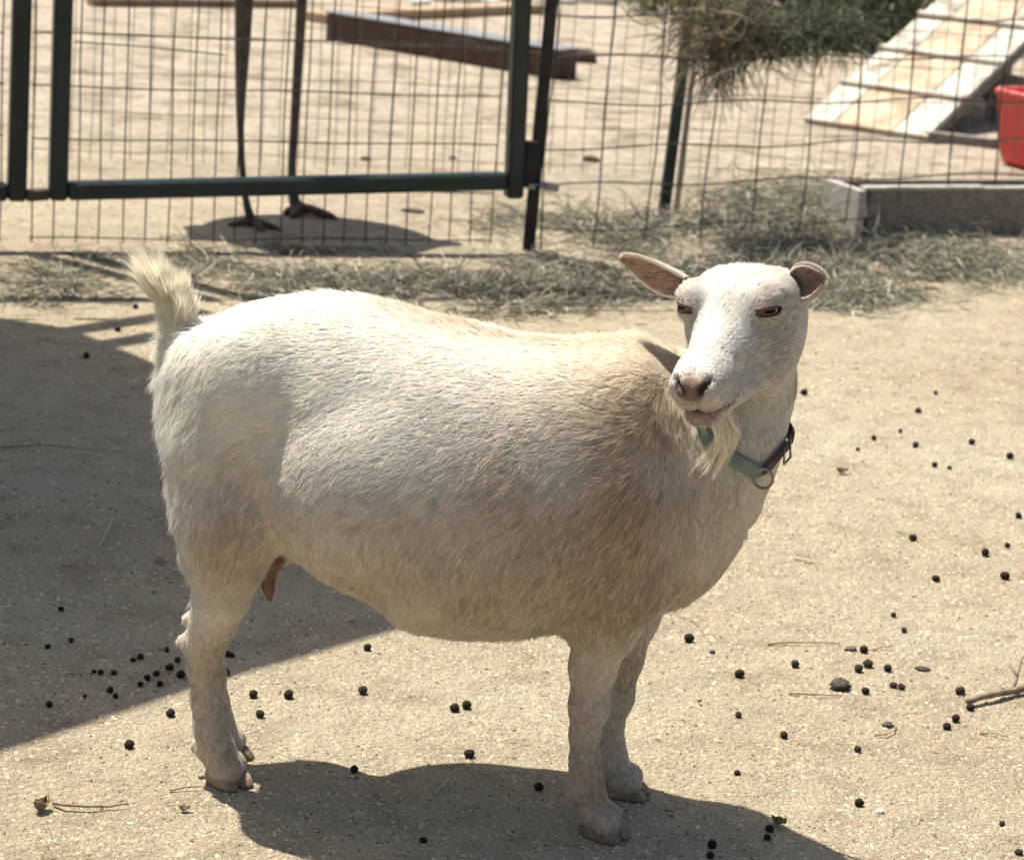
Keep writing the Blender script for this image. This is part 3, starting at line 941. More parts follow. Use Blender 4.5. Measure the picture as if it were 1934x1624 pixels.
def ground_material():
    m = mat_new('sand', (.45, .37, .27), .95, spec=.15)
    b = m.node_tree.nodes['Principled BSDF']
    tc = nd(m, 'ShaderNodeTexCoord')
    def noise(sc, det=4, rough=.6):
        n = nd(m, 'ShaderNodeTexNoise'); n.inputs['Scale'].default_value = sc; n.inputs['Detail'].default_value = det; n.inputs['Roughness'].default_value = rough
        wire(m, tc.outputs['Object'], n.inputs['Vector']); return n.outputs['Fac']
    def ramp(src, stops):
        r = nd(m, 'ShaderNodeValToRGB')
        while len(r.color_ramp.elements) < len(stops):
            r.color_ramp.elements.new(.5)
        for e, (p, c) in zip(r.color_ramp.elements, stops):
            e.position = p; e.color = (*c, 1)
        wire(m, src, r.inputs[0]); return r.outputs[0]
    def mix(f, a, c, mode='MIX'):
        x = nd(m, 'ShaderNodeMix', data_type='RGBA', blend_type=mode)
        if isinstance(f, float): x.inputs[0].default_value = f
        else: wire(m, f, x.inputs[0])
        wire(m, a, x.inputs[6])
        if isinstance(c, tuple): x.inputs[7].default_value = (*c, 1)
        else: wire(m, c, x.inputs[7])
        return x.outputs[2]
    base = ramp(noise(1.3, 5), [(.3, (.59, .495, .345)), (.5, (.67, .58, .415)), (.7, (.71, .63, .475))])
    pat = ramp(noise(13, 5, .65), [(.30, (.74, .71, .68)), (.5, (1, 1, 1)), (.72, (1.09, 1.08, 1.05))])
    c = mix(1.0, base, pat, 'MULTIPLY')
    fine = ramp(noise(190, 4, .75), [(.33, (.44, .39, .33)), (.43, (.96, .95, .93)), (.64, (1.18, 1.17, 1.14))])  # dark end paints small shadows between grains into the sand colour
    c = mix(1.0, c, fine, 'MULTIPLY')
    # paler pinkish grit in the far pen, with dappled shade painted in
    sx = nd(m, 'ShaderNodeSeparateXYZ'); wire(m, tc.outputs['Object'], sx.inputs[0])
    ad = nd(m, 'ShaderNodeMath', operation='ADD'); n3 = noise(1.1, 3)
    ml = nd(m, 'ShaderNodeMath', operation='MULTIPLY'); wire(m, n3, ml.inputs[0]); ml.inputs[1].default_value = 2.4
    wire(m, sx.outputs['Y'], ad.inputs[0]); wire(m, ml.outputs[0], ad.inputs[1])
    mr = nd(m, 'ShaderNodeMapRange'); mr.inputs['From Min'].default_value = 6.2; mr.inputs['From Max'].default_value = 9.2
    wire(m, ad.outputs[0], mr.inputs['Value'])
    dapple = ramp(noise(5.5, 6, .7), [(.36, (.52, .48, .44)), (.48, (.92, .90, .88)), (.62, (1.12, 1.10, 1.08))])  # mottling of litter and painted-in dappled shade
    far = mix(1.0, mix(1.0, ramp(noise(30, 5, .8), [(.34, (.34, .27, .20)), (.45, (.60, .515, .405)), (.60, (.77, .69, .57))]), dapple, 'MULTIPLY'), fine, 'MULTIPLY')
    c = mix(mr.outputs[0], c, far)
    # crumbs: bits of dark litter
    v = nd(m, 'ShaderNodeTexVoronoi'); v.inputs['Scale'].default_value = 85; wire(m, tc.outputs['Object'], v.inputs['Vector'])
    th_ = nd(m, 'ShaderNodeMath', operation='LESS_THAN'); wire(m, v.outputs['Distance'], th_.inputs[0]); th_.inputs[1].default_value = .13
    gt = nd(m, 'ShaderNodeMath', operation='GREATER_THAN'); wire(m, noise(9, 3), gt.inputs[0]); gt.inputs[1].default_value = .50
    mm = nd(m, 'ShaderNodeMath', operation='MULTIPLY'); wire(m, th_.outputs[0], mm.inputs[0]); wire(m, gt.outputs[0], mm.inputs[1])
    m7 = nd(m, 'ShaderNodeMath', operation='MULTIPLY'); wire(m, mm.outputs[0], m7.inputs[0]); m7.inputs[1].default_value = .6
    c = mix(m7.outputs[0], c, (.16, .12, .085))
    wire(m, c, b.inputs['Base Color'])
    # relief
    h1 = noise(170, 5, .72); h2 = noise(85, 5, .65); h3 = noise(11, 4, .65)
    a1 = nd(m, 'ShaderNodeMath', operation='MULTIPLY_ADD'); wire(m, h1, a1.inputs[0]); a1.inputs[1].default_value = .80
    a2 = nd(m, 'ShaderNodeMath', operation='MULTIPLY'); wire(m, h2, a2.inputs[0]); a2.inputs[1].default_value = .95
    wire(m, a2.outputs[0], a1.inputs[2])
    a3 = nd(m, 'ShaderNodeMath', operation='MULTIPLY_ADD'); wire(m, h3, a3.inputs[0]); a3.inputs[1].default_value = 3.2; wire(m, a1.outputs[0], a3.inputs[2])
    bp = nd(m, 'ShaderNodeBump'); bp.inputs['Strength'].default_value = 1.0; bp.inputs['Distance'].default_value = .0155
    wire(m, a3.outputs[0], bp.inputs['Height']); wire(m, bp.outputs[0], b.inputs['Normal'])
    return m
def build_ground():
    me = bpy.data.meshes.new('ground')
    xs = [-150, -30, -6, 6, 30, 150]; ys = [-60, -8, 1, 8, 20, 60, 300]
    vs = [(x, y, 0) for y in ys for x in xs]
    fs = [(j * 6 + i, j * 6 + i + 1, (j + 1) * 6 + i + 1, (j + 1) * 6 + i) for j in range(len(ys) - 1) for i in range(5)]
    me.from_pydata(vs, [], fs)
    g = link('ground', me, ground_material()); tag(g, kind='structure')
    # loose grit on the packed sand
    rs = np.random.RandomState(2)
    n = 80000
    y = 2.1 + 4.6 * rs.rand(n) ** 1.35
    x = (rs.rand(n) * 2 - 1) * (y * .215 + .12)
    sz = (.0011 + .0024 * rs.rand(n) ** 3.0) * (.75 + .20 * y / 2.5)
    base = np.array([(1, 0, -.15), (.3, .9, -.15), (-.9, .5, -.15), (-.6, -.85, -.15), (.4, -.8, -.15), (.05, .02, .75)])
    an = rs.rand(n) * 6.28; ca, sa = np.cos(an), np.sin(an)
    st = .6 + .9 * rs.rand(n)
    P = np.zeros((n, 6, 3))
    for i, (bx, by, bz) in enumerate(base):
        jx = bx * st + rs.randn(n) * .18; jy = by + rs.randn(n) * .18; jz = bz * (.5 + .5 * rs.rand(n))
        P[:, i, 0] = x + (jx * ca - jy * sa) * sz; P[:, i, 1] = y + (jx * sa + jy * ca) * sz; P[:, i, 2] = jz * sz + .0002
    V = P.reshape(-1, 3); o = np.arange(n)[:, None, None] * 6
    T = np.array([(0, 1, 5), (1, 2, 5), (2, 3, 5), (3, 4, 5), (4, 0, 5)])[None] + o
    me = np_mesh('grit', V, T.reshape(-1, 3), smooth=False)
    ca_ = me.color_attributes.new('col', 'FLOAT_COLOR', 'POINT')
    pal = np.array([(.54, .455, .32), (.58, .50, .36), (.46, .385, .27), (.54, .47, .35), (.17, .125, .085), (.32, .24, .17)])
    k = rs.choice(6, n, p=[.30, .20, .24, .03, .13, .10])
    c4 = np.ones((n, 6, 4), np.float32); c4[:, :, :3] = pal[k][:, None] * (.85 + .3 * rs.rand(n, 1, 1))
    ca_.data.foreach_set('color', c4.ravel())
    gr = link('grit', me, strand_mat('grit_stone', 0, .9, spec=.2)); tag(gr, 'loose sand grit and tiny chips over the packed ground', 'grit', kind='stuff')

# ---- hay and grass litter
HAY = [(.20, .195, .14), (.13, .13, .095), (.30, .29, .21), (.44, .41, .31), (.68, .64, .50), (.045, .042, .033), (.25, .20, .14)]
def strands_at(name, px_blobs, n, seed, length, lift, rad, pal, weights, height=0.0, kind='stuff', label=None, cat=None, mat=None):
    """litter scattered on the ground in soft blobs given as (u, v, ru, rv, weight)"""
    rs = np.random.RandomState(seed)
    w = np.array([b[4] for b in px_blobs], float); w /= w.sum()
    k = rs.choice(len(px_blobs), n, p=w)
    B = np.array([b[:4] for b in px_blobs], float)
    u = B[k, 0] + rs.randn(n) * B[k, 2] * .6; v = B[k, 1] + rs.randn(n) * B[k, 3] * .6
    r = Fc + Rc * ((u - PW / 2) / CAM_F)[:, None] - Uc * ((v - PH / 2) / CAM_F)[:, None]
    g = CP + r * (-CP[2] / r[:, 2])[:, None]
    keep = (g[:, 1] > 3.6) & (g[:, 1] < 12)
    g = g[keep]; n = len(g); k = k[keep]
    cl = vnoise(g * np.array([1, 1, 0]) + 3, 7)[:, 0] + .6 * vnoise(g * np.array([1, 1, 0]) + 13, 19)[:, 0]
    keep = cl > -.22 + .26 * rs.randn(n)
    g = g[keep]; n = len(g); cl = cl[keep]
    hh = np.array([b[5] if len(b) > 5 else height for b in px_blobs])[k[keep]]
    z0 = np.abs(rs.randn(n)) * hh * .55 + .001
    an = rs.rand(n) * 2 * pi
    L = length * (.4 + .9 * rs.rand(n))
    el = lift * rs.randn(n)
    d = np.stack([np.cos(an) * np.cos(el), np.sin(an) * np.cos(el), np.sin(el)], 1)
    K = 5
    pts = np.zeros((n, K, 3)); cur = g.copy(); cur[:, 2] = z0; bend = rs.randn(n, 3) * .35
    for i in range(K):
        pts[:, i] = cur
        cur = cur + d * (L / (K - 1))[:, None]
        d = unit(d + bend * .5 + np.array([0, 0, -.12]))
    pts[:, :, 2] = np.maximum(pts[:, :, 2], .0008 + .002 * rs.rand(n, 1))
    pal = np.array(pal); weights = np.array(weights, float); weights /= weights.sum()
    col = pal[rs.choice(len(pal), n, p=weights)] * (.7 + .6 * rs.rand(n, 1))
    rr = rad * (.5 + .9 * rs.rand(n, 1)) * np.array([.7, 1, 1, .8, .3])[None]
    o = make_strands(name, pts, rr, col, mat)
    if label: tag(o, label, cat)
    o['kind'] = kind
    return o
def build_litter():
    hm = strand_mat('hay_stalk', .15, .7, spec=.25)
    strands_at('hay_litter', [(850, 560, 260, 34, 1.6, .008), (1050, 540, 260, 38, 1.8, .010), (980, 420, 90, 26, .35, .004), (1150, 440, 130, 40, 1.2, .02),
                              (1330, 425, 130, 45, 1.7, .04), (1490, 415, 140, 46, 2.6, .06), (1500, 500, 220, 36, 2.6, .03), (1750, 505, 240, 32, 2.8, .025),
                              (1590, 565, 120, 22, .8, .006), (350, 505, 230, 22, .35, .003), (90, 545, 130, 36, .4, .003), (600, 535, 150, 24, .5, .004), (520, 480, 200, 12, .2, .003)],
               34000, 3, .066, .34, .00095, HAY, [3, 3.4, 2.6, 2, 1.7, 2.2, 1], label='grey green hay and grass trampled along the foot of the fence', cat='hay', mat=hm)
    # sparse straws and hair-thin twigs over the sand
    strands_at('straw_litter', [(500, 1000, 900, 420, 1), (1500, 1100, 700, 420, 2.0), (900, 1450, 900, 160, 1), (250, 640, 300, 80, .8), (1700, 700, 300, 90, 1), (500, 430, 500, 30, 1.4), (1250, 300, 700, 120, 5), (350, 200, 500, 120, 4)],
               4200, 8, .018, .05, .00045, [(.30, .23, .15), (.20, .15, .10), (.50, .42, .30), (.12, .09, .06)], [2, 2, 1.5, 1.5], label='short straws and plant fibres strewn on the sand', cat='straw', mat=hm)

def tube_obj(name, pts, r, mat, parent=None, n=8, **kw):
    return link(name, tube_mesh(name, pts, r, n, **kw), mat, parent)
def box_mesh(name, size, bevel=.002, seg=1):
    bm = bmesh.new(); bmesh.ops.create_cube(bm, size=1)
    bmesh.ops.scale(bm, vec=size, verts=bm.verts)
    if bevel:
        bmesh.ops.bevel(bm, geom=bm.edges[:], offset=min(bevel, min(size) * .45), segments=seg, affect='EDGES')
    me = bpy.data.meshes.new(name); bm.to_mesh(me); bm.free(); return me
def box_between(name, a, b, w, h, mat, parent=None, up=(0, 0, 1), bevel=.002):
    """beam from a to b, w wide (sideways), h deep (along up)"""
    a = Vector(a); b = Vector(b); x = (b - a); L = x.length; x.normalize()
    z = Vector(up); z = (z - x * z.dot(x)).normalized(); y = z.cross(x)
    me = box_mesh(name, (L, w, h), bevel)
    o = link(name, me, mat, parent)
    M = Matrix((x, y, z)).transposed().to_4x4(); M.translation = (a + b) / 2
    me.transform(M)
    return o
def empty(name, loc):
    o = bpy.data.objects.new(name, None); COL.objects.link(o); o.empty_display_size = .1
    o.location = loc
    return o
def settle(o, root):
    """meshes were built in world space: move them into their thing's frame"""
    o.data.transform(Matrix.Translation(-Vector(root.location)))

def mesh_grid(name, O, D, xs, zs, r, mat, root, jit=0.0, z0=0.0, z1=1.0, seed=0):
    """welded wire: uprights at xs from z0 to z1, cross wires at zs; one joined mesh"""
    rs = np.random.RandomState(seed)
    nrm = np.array([-D[1], D[0], 0]); V = []; Fq = []
    def wire_(P, rad):
        n = 5; P = np.array(P); K = len(P)
        t = unit(np.gradient(P, axis=0)); a = np.tile(nrm, (K, 1)); a = unit(a - (a * t).sum(1, keepdims=True) * t); b = np.cross(t, a)
        o = sum(len(v) for v in V)
        ring = np.concatenate([P + (a * cos(2 * pi * j / n) + b * sin(2 * pi * j / n)) * rad for j in range(n)])
        V.append(ring)
        for i in range(K - 1):
            for j in range(n):
                j2 = (j + 1) % n
                Fq.append((o + j * K + i, o + j2 * K + i, o + j2 * K + i + 1, o + j * K + i + 1))
    def bow(x, z):
        return nrm * (.006 * sin(x * 5.1 + seed) + .005 * sin(z * 9 + x * 3)) * (1 if jit else .3)
    for x in xs:
        dx = rs.randn() * jit * .5
        wire_([O + D * (x + dx + .4 * jit * sin(z * 14 + x * 31)) + np.array([0, 0, z]) + bow(x, z) for z in np.linspace(z0, z1, 12)], r)
    for z in zs:
        dz = rs.randn() * jit * .4
        wire_([O + D * x + np.array([0, 0, z + dz + .5 * jit * sin(x * 11 + z * 40)]) + bow(x, z) + nrm * r * 1.6 for x in np.linspace(xs[0] - r, xs[-1] + r, 30)], r)
    me = np_mesh(name, np.concatenate(V), np.array(Fq))
    o = link(name, me, mat, root); settle(o, root); o['kind'] = 'stuff'
    return o
def build_fences():
    green = noise_mat('dark_green_paint', (.006, .016, .015), (.010, .026, .025), 9, .38, .15, 120, c3=(.008, .020, .020))
    wirem = noise_mat('galvanised_wire', (.018, .016, .015), (.05, .042, .036), 30, .6)
    rust = noise_mat('rusty_steel', (.030, .022, .018), (.012, .012, .012), 14, .7, .3, 90)
    zinc = noise_mat('zinc', (.22, .22, .22), (.34, .34, .34), 20, .4); zinc.node_tree.nodes['Principled BSDF'].inputs['Metallic'].default_value = .8
    O = FENCE_O
    def W_(x, z, off=0.0, D=FD):
        nrm = np.array([-D[1], D[0], 0])
        return O + D * x + np.array([0, 0, z]) + nrm * off
    # ---- gate
    root = empty('wire_gate', tuple(W_(-.02, 0)))
    tag(root, 'dark green tube gate with wire mesh, bottom rail hung above the ground', 'gate')
    xl, zb = on_plane(109, 360, O, FD); xr, zbr = on_plane(971, 342, O, FD)
    HT = 1.5
    def bar(name, p, q, w, mat=green, par=root):
        o = box_between(name, p, q, w, w, mat, par, up=(-sin(FENCE_A), cos(FENCE_A), 0), bevel=.006); settle(o, root); return o
    lt = on_plane(119, 0, O, FD); rt = on_plane(985, 0, O, FD)
    def lean(x0, z0, p, z):     # continue the line through (x0, z0) and p up to z
        k = (p[0] - x0) / (p[1] - z0); return x0 + k * (z - z0)
    bar('stile', W_(lean(xl, zb, lt, zb - .02), zb - .021), W_(lean(xl, zb, lt, HT), HT), .040)
    bar('stile', W_(lean(xr, zbr, rt, zbr - .04), zbr - .04), W_(lean(xr, zbr, rt, HT), HT), .040)
    bar('rail', W_(xl + .021, zb), W_(xr - .021, zbr), .040)
    bar('rail', W_(lean(xl, zb, lt, HT) + .021, HT - .021), W_(lean(xr, zbr, rt, HT) - .021, HT - .021), .038)
    zs = [.018 + .1135 * i for i in range(14)]
    x0 = xl - .055
    xs = [x0 + .0515 * i for i in range(int((xr - x0) / .0515) + 1)]
    mesh_grid('wire_mesh', W_(0, 0, .028), FD, xs, zs, .0018, wirem, root, jit=.004, z0=.01, z1=HT, seed=3)
    # blue grey tie cord stretched across the mesh
    p = [(140, 79), (200, 83), (290, 90), (370, 98), (424, 104)]
    pts = [W_(on_plane(u, v, O, FD)[0], on_plane(u, v, O, FD)[1], -.004) for u, v in p]
    o = tube_obj('cord', pts, .0016, mat_new('blue_cord', (.05, .08, .10), .6), root); settle(o, root)
    # latch block near the foot of the right stile
    o = box_between('latch', W_(xr + .022, zbr + .045), W_(xr + .052, zbr + .045), .018, .10, rust, root); settle(o, root)
    # ---- panel left of the gate
    pr = empty('mesh_panel', tuple(W_(-1.4, 0)))
    tag(pr, 'dark green framed mesh panel at the left edge beside the gate', 'fence panel')
    px, pz = on_plane(31, 362, O, FD); pt = on_plane(41, 0, O, FD)
    def bar2(name, p, q, w, m_=green):
        o = box_between(name, p, q, w, w, m_, pr, up=(-sin(FENCE_A), cos(FENCE_A), 0), bevel=.006); settle(o, pr); return o
    bar2('stile', W_(px, pz - .02), W_(lean(px, pz, pt, HT), HT), .040)
    bar2('rail', W_(px - 1.2, pz), W_(px - .021, pz), .040)
    bar2('rail', W_(px - 1.2, HT - .021), W_(px - .021, HT - .021), .038)
    bar2('stile', W_(px - 1.22, 0), W_(px - 1.22, HT), .040)
    xs = [px - .03 - .0515 * i for i in range(22)][::-1]
    mesh_grid('wire_mesh', W_(0, 0, .028), FD, xs, zs, .0018, wirem, pr, jit=.004, z0=.01, z1=HT, seed=5)
    hb = box_between('hinge_bar', W_(px + .021, pz - .008), W_(xl - .021, zb - .008), .030, .024, noise_mat('brown_steel', (.05, .035, .025), (.10, .07, .045), 30, .6), pr); settle(hb, pr)
    # ---- steel post and right-hand fence
    def t_post(name, base, top_px, D, H, label, mat, clampv=None):
        b = base
        tx, tz = on_plane(*top_px, b, D); k = tx / tz
        top = b + D * k * H + np.array([0, 0, H])
        r0 = empty(name, tuple(b)); tag(r0, label, 'fence post', 'steel fence posts')
        nrm = np.array([-D[1], D[0], 0])
        o = box_between('flange', b - np.array([0, 0, .05]), top, .030, .005, mat, r0, up=tuple(nrm), bevel=.001); settle(o, r0)
        o = box_between('web', b + nrm * .0155 - np.array([0, 0, .05]), top + nrm * .0155, .006, .026, mat, r0, up=tuple(nrm), bevel=.001); settle(o, r0)
        for i in range(13):
            z = .06 + i * .085; c = b + (top - b) * (z / H)
            s_ = box_between('stud', c - D * .009 - nrm * .005, c + D * .009 - nrm * .005, .012, .007, mat, r0, up=tuple(nrm), bevel=.001); settle(s_, r0)
        return r0, top
    r1, tp = t_post('fence_post', ground_at(997, 474), (1042, 0), FD, 1.3, 'rusty black steel post carrying the gate latch clamp', rust)
    cx, cz = on_plane(1010, 350, O, FD)
    c = W_(cx, cz, -.012)
    clamp = empty('latch_clamp', tuple(c)); tag(clamp, 'small grey metal clamp bolted to the rusty gate post', 'clamp')
    ring = [c + FD * .022 * cos(a) + np.array([-FD[1], FD[0], 0]) * (.022 * sin(a) + .014) for a in np.linspace(0, 2 * pi, 14)[:-1]]
    o = tube_obj('band', ring, .0075, zinc, clamp, closed=True); settle(o, clamp)
    o = box_between('tongue', c + FD * .02, c + FD * .055 + np.array([0, 0, -.004]), .012, .020, zinc, clamp); settle(o, clamp)
    o = tube_obj('bolt', [c + np.array([.004, -.018, 0]), c + np.array([-.004, .012, 0])], .006, rust, clamp); settle(o, clamp)
    t_post('fence_post', ground_at(1252, 414), (1302, 40), FR, 1.3, 'dark green steel post at the foot of the hanging hay', green)
    st = ground_at(1276, 404)
    sk, sz_ = on_plane(1306, 150, st, FR)
    o = tube_obj('stake', [st - np.array([0, 0, .03]), st + FR * sk * 1.5 + np.array([0, 0, sz_ * 1.5])], .008, noise_mat('weathered_stake', (.24, .22, .18), (.36, .33, .27), 40, .8))
    tag(o, 'thin pale weathered stake just right of the green post', 'stake')
    fr = empty('wire_fence', tuple(O + FR * .8)); tag(fr, 'wide-celled wire stock fence running right from the rusty post', 'fence')
    xs = [.035 + .1524 * i for i in range(15)]
    zs2 = [.045 + .1016 * i for i in range(12)]
    mesh_grid('wire_mesh', O + np.array([0, 0, 0]), FR, xs, zs2, .0021, wirem, fr, jit=.012, z0=.0, z1=1.18, seed=9)
    ep = box_between('end_post', O + FR * 2.19, O + FR * 2.19 + np.array([0, 0, 1.25]), .05, .05, green, fr); settle(ep, fr)
    # ---- second fence a stride behind
    B = ground_at(1160, 330); D2 = np.array([cos(radians(16)), sin(radians(16)), 0])
    b2 = empty('back_fence', tuple(B)); tag(b2, 'fine wire mesh fence standing a stride behind the gate', 'fence')
    pale = noise_mat('dull_wire', (.07, .055, .045), (.16, .13, .11), 30, .6)
    xs = [-1.62 + .0508 * i for i in range(62)]
    mesh_grid('wire_mesh', B, D2, xs, [.03 + .1016 * i for i in range(12)], .0012, pale, b2, jit=.006, z0=.0, z1=1.15, seed=13)
    for xx in (-1.64, 1.50):
        ps = box_between('post', B + D2 * xx, B + D2 * xx + np.array([0, 0, 1.2]), .035, .035, rust, b2); settle(ps, b2)

def build_shelter():
    """a shelter roof left of the frame: its shade lies across the sand behind the goat"""
    H = 2.05
    off = np.array([SUN_DIR_XY[0], SUN_DIR_XY[1], 0]) * H / tan(SUN_EL) + np.array([0, 0, H])
    px = [(0, 1412), (380, 1287), (740, 1184), (835, 1156), (800, 940), (300, 690), (130, 620), (0, 600)]
    P = [ground_at(u, v) + off for u, v in px]
    # extend out of the frame on the left along the two edges
    e1 = unit(P[0] - P[1]); e2 = unit(P[-1] - P[-2])
    P = P + [P[-1] + e2 * 1.9, P[0] + e1 * 1.9]
    root = empty('shelter', (float(P[-1][0]), float(P[-1][1]), 0)); tag(root, 'shelter roof out of frame at left, whose shade covers the sand behind the goat', 'shelter')
    bm = bmesh.new()
    v0 = [bm.verts.new(tuple(p)) for p in P]; f = bm.faces.new(v0)
    r = bmesh.ops.extrude_face_region(bm, geom=[f])
    bmesh.ops.translate(bm, verts=[g for g in r['geom'] if isinstance(g, bmesh.types.BMVert)], vec=(0, 0, .03))
    bmesh.ops.recalc_face_normals(bm, faces=bm.faces)
    me = bpy.data.meshes.new('roof'); bm.to_mesh(me); bm.free()
    wood = noise_mat('shelter_wood', (.20, .15, .10), (.30, .23, .16), 12, .8, .3, 80, stretch=(1, 8, 8))
    o = link('roof', me, wood, root); settle(o, root)
    for a, b in (((-80, 662), (395, 588)), ((60, 678), (330, 633))):
        o = box_between('rafter', ground_at(*a) + off + (0, 0, -.03), ground_at(*b) + off + (0, 0, -.03), .045, .05, wood, root); settle(o, root)
    for p in (P[-1] + (.12, .1, 0), P[-2] + (.12, -.1, 0)):
        o = box_between('post', (p[0], p[1], 0), (p[0], p[1], H - .005), .09, .09, wood, root); settle(o, root)
# ================================================================ things in and beyond the pen
def rock_mesh(name, sx, sy, sz, seed, sub=2, amp=.25, freq=2.2):
    bm = bmesh.new(); bmesh.ops.create_icosphere(bm, subdivisions=sub, radius=1)
    for v in bm.verts:
        n = mnoise.noise(v.co * freq + Vector((seed * 7.3, seed, 1))) * amp + mnoise.noise(v.co * freq * 2.7 + Vector((seed, 3, 1))) * amp * .5
        v.co = v.co * (1 + n); v.co.x *= sx; v.co.y *= sy; v.co.z *= sz
    for f in bm.faces: f.smooth = True
    me = bpy.data.meshes.new(name); bm.to_mesh(me); bm.free(); return me

def build_pellets():
    m = noise_mat('dropping', (.012, .009, .006), (.032, .024, .016), 300, .65, .4, 700, spec=.15)
    metas = [rock_mesh('dropping', 1 + .07 * (i % 3), 1, .96, i, 2, .14 + .05 * (i % 4), 1.8) for i in range(9)]
    m2 = noise_mat('dusty_dropping', (.022, .018, .013), (.060, .048, .034), 260, .7, .5, 600, spec=.2)
    for i, me in enumerate(metas): me.materials.append(m2 if i % 3 == 1 else m)
    groups = [
        ('dark dropping in the shade at far left, left of the cluster', 'droppings in the shade at far left',
         [(115, 1151, 5), (134, 1210, 5), (90, 1222, 5), (190, 1270, 5), (177, 1268, 4), (160, 1315, 4), (93, 1331, 6)]),
        ('dark dropping in the cluster behind the hind legs', 'cluster of droppings behind the hind legs',
         [(265, 1241, 6), (251, 1247, 5), (315, 1228, 5), (335, 1247, 6), (320, 1262, 7), (342, 1275, 8), (295, 1273, 6),
          (278, 1281, 6), (302, 1292, 6), (265, 1293, 5), (215, 1271, 5), (208, 1304, 6), (218, 1315, 5)]),
        ('dark dropping in the shade just right of the hind leg', 'droppings right of the hind leg',
         [(430, 1236, 6), (438, 1238, 5), (427, 1270, 8), (694, 1224, 7)]),
        ('dark round dropping on the sunlit sand under the goat', 'droppings on the sand under the goat',
         [(478, 1312, 8), (545, 1313, 9), (491, 1350, 8), (685, 1305, 9), (858, 1338, 8), (881, 1333, 9), (886, 1425, 9), (669, 1454, 8)]),
        ('dark round dropping on the sand by the near hind hoof', 'droppings by the hind hoof', [(322, 1348, 8), (244, 1407, 9)]),
        ('dark dropping lying in the shadow of the goat', "droppings in the goat's own shadow",
         [(1017, 1487, 8), (1453, 1566, 7), (1449, 1582, 6), (1344, 1596, 9), (1341, 1616, 7), (799, 1588, 7)]),
        ('black dropping in the cluster around the dark clod', 'droppings around the dark clod',
         [(1501, 1255, 8), (1631, 1228, 7), (1639, 1255, 8), (1621, 1264, 8), (1676, 1263, 7), (1634, 1306, 7), (1687, 1295, 6), (1702, 1298, 6)]),
        ('black dropping beside the forked twig', 'droppings beside the forked twig', [(1813, 1306, 8), (1832, 1337, 7), (1804, 1358, 8), (1788, 1373, 7)]),
        ('dark dropping on open sand right of the front legs', 'droppings right of the front legs',
         [(1301, 1207, 9), (1396, 1274, 8), (1394, 1351, 6), (1480, 1389, 7), (1619, 1416, 7), (1392, 1460, 5), (1622, 1517, 8), (1892, 1556, 5), (1924, 1610, 6)]),
        ('dark dropping on open sand right of the chest', 'droppings right of the chest',
         [(1860, 1045, 8), (1902, 1031, 5), (1767, 1094, 6), (1707, 1191, 5), (1687, 1162, 5), (1724, 1017, 7), (1897, 1089, 8), (1923, 975, 6)]),
        ('small dark dropping on the sand right of the head', 'droppings on the sand right of the head',
         [(1734, 777, 5), (1767, 743, 4), (1907, 863, 7), (1835, 836, 6), (1793, 885, 4), (1765, 879, 5), (1729, 842, 6), (1650, 828, 5), (1518, 742, 6), (1620, 850, 4), (1700, 815, 4)]),
        ('small dark dropping on the sand left of the tail', 'droppings left of the tail', [(256, 580, 5), (222, 623, 5), (163, 673, 6)]),
    ]
    ordn = ['leftmost', 'second from left', 'third from left', 'fourth from left', 'fifth from left', 'sixth from left', 'seventh from left', 'eighth from left',
            'ninth from left', 'tenth from left', 'eleventh from left', 'twelfth from left', 'rightmost']
    rs = random.Random(4)
    for label, grp, L in groups:
        L = sorted(L)
        for li, (u, v, r) in enumerate(L):
            g = ground_at(u, v + r * .55); Z = (g - CP) @ Fc
            R = (r + .6) / CAM_F * Z
            o = bpy.data.objects.new('dropping', rs.choice(metas)); COL.objects.link(o)
            s = R * rs.uniform(.92, 1.05)
            o.scale = (s * rs.uniform(.92, 1.14), s * rs.uniform(.92, 1.05), s * .98); o.rotation_euler = (0, 0, rs.uniform(0, 6.3))
            o.location = (g[0], g[1], R * .82)
            tag(o, label + ', ' + ('rightmost' if li == len(L) - 1 else ordn[li]), 'dropping', grp)

def twig(name, pts_px, r, mat, label, cat='twig', z=.004, branches=(), taper=.4):
    pts = [ground_at(u, v) + np.array([0, 0, z + .003 * abs(sin(i * 2.1))]) for i, (u, v) in enumerate(pts_px)]
    root = tube_obj(name, pts, [r * (1 - (1 - taper) * i / (len(pts) - 1)) for i in range(len(pts))], mat, n=7)
    tag(root, label, cat)
    for b in branches:
        q = [ground_at(u, v) + np.array([0, 0, zz]) for u, v, zz in b]
        tube_obj('branch', q, [r * .6 * (1 - .5 * i / (len(q) - 1)) for i in range(len(q))], mat, root, n=6)
    return root

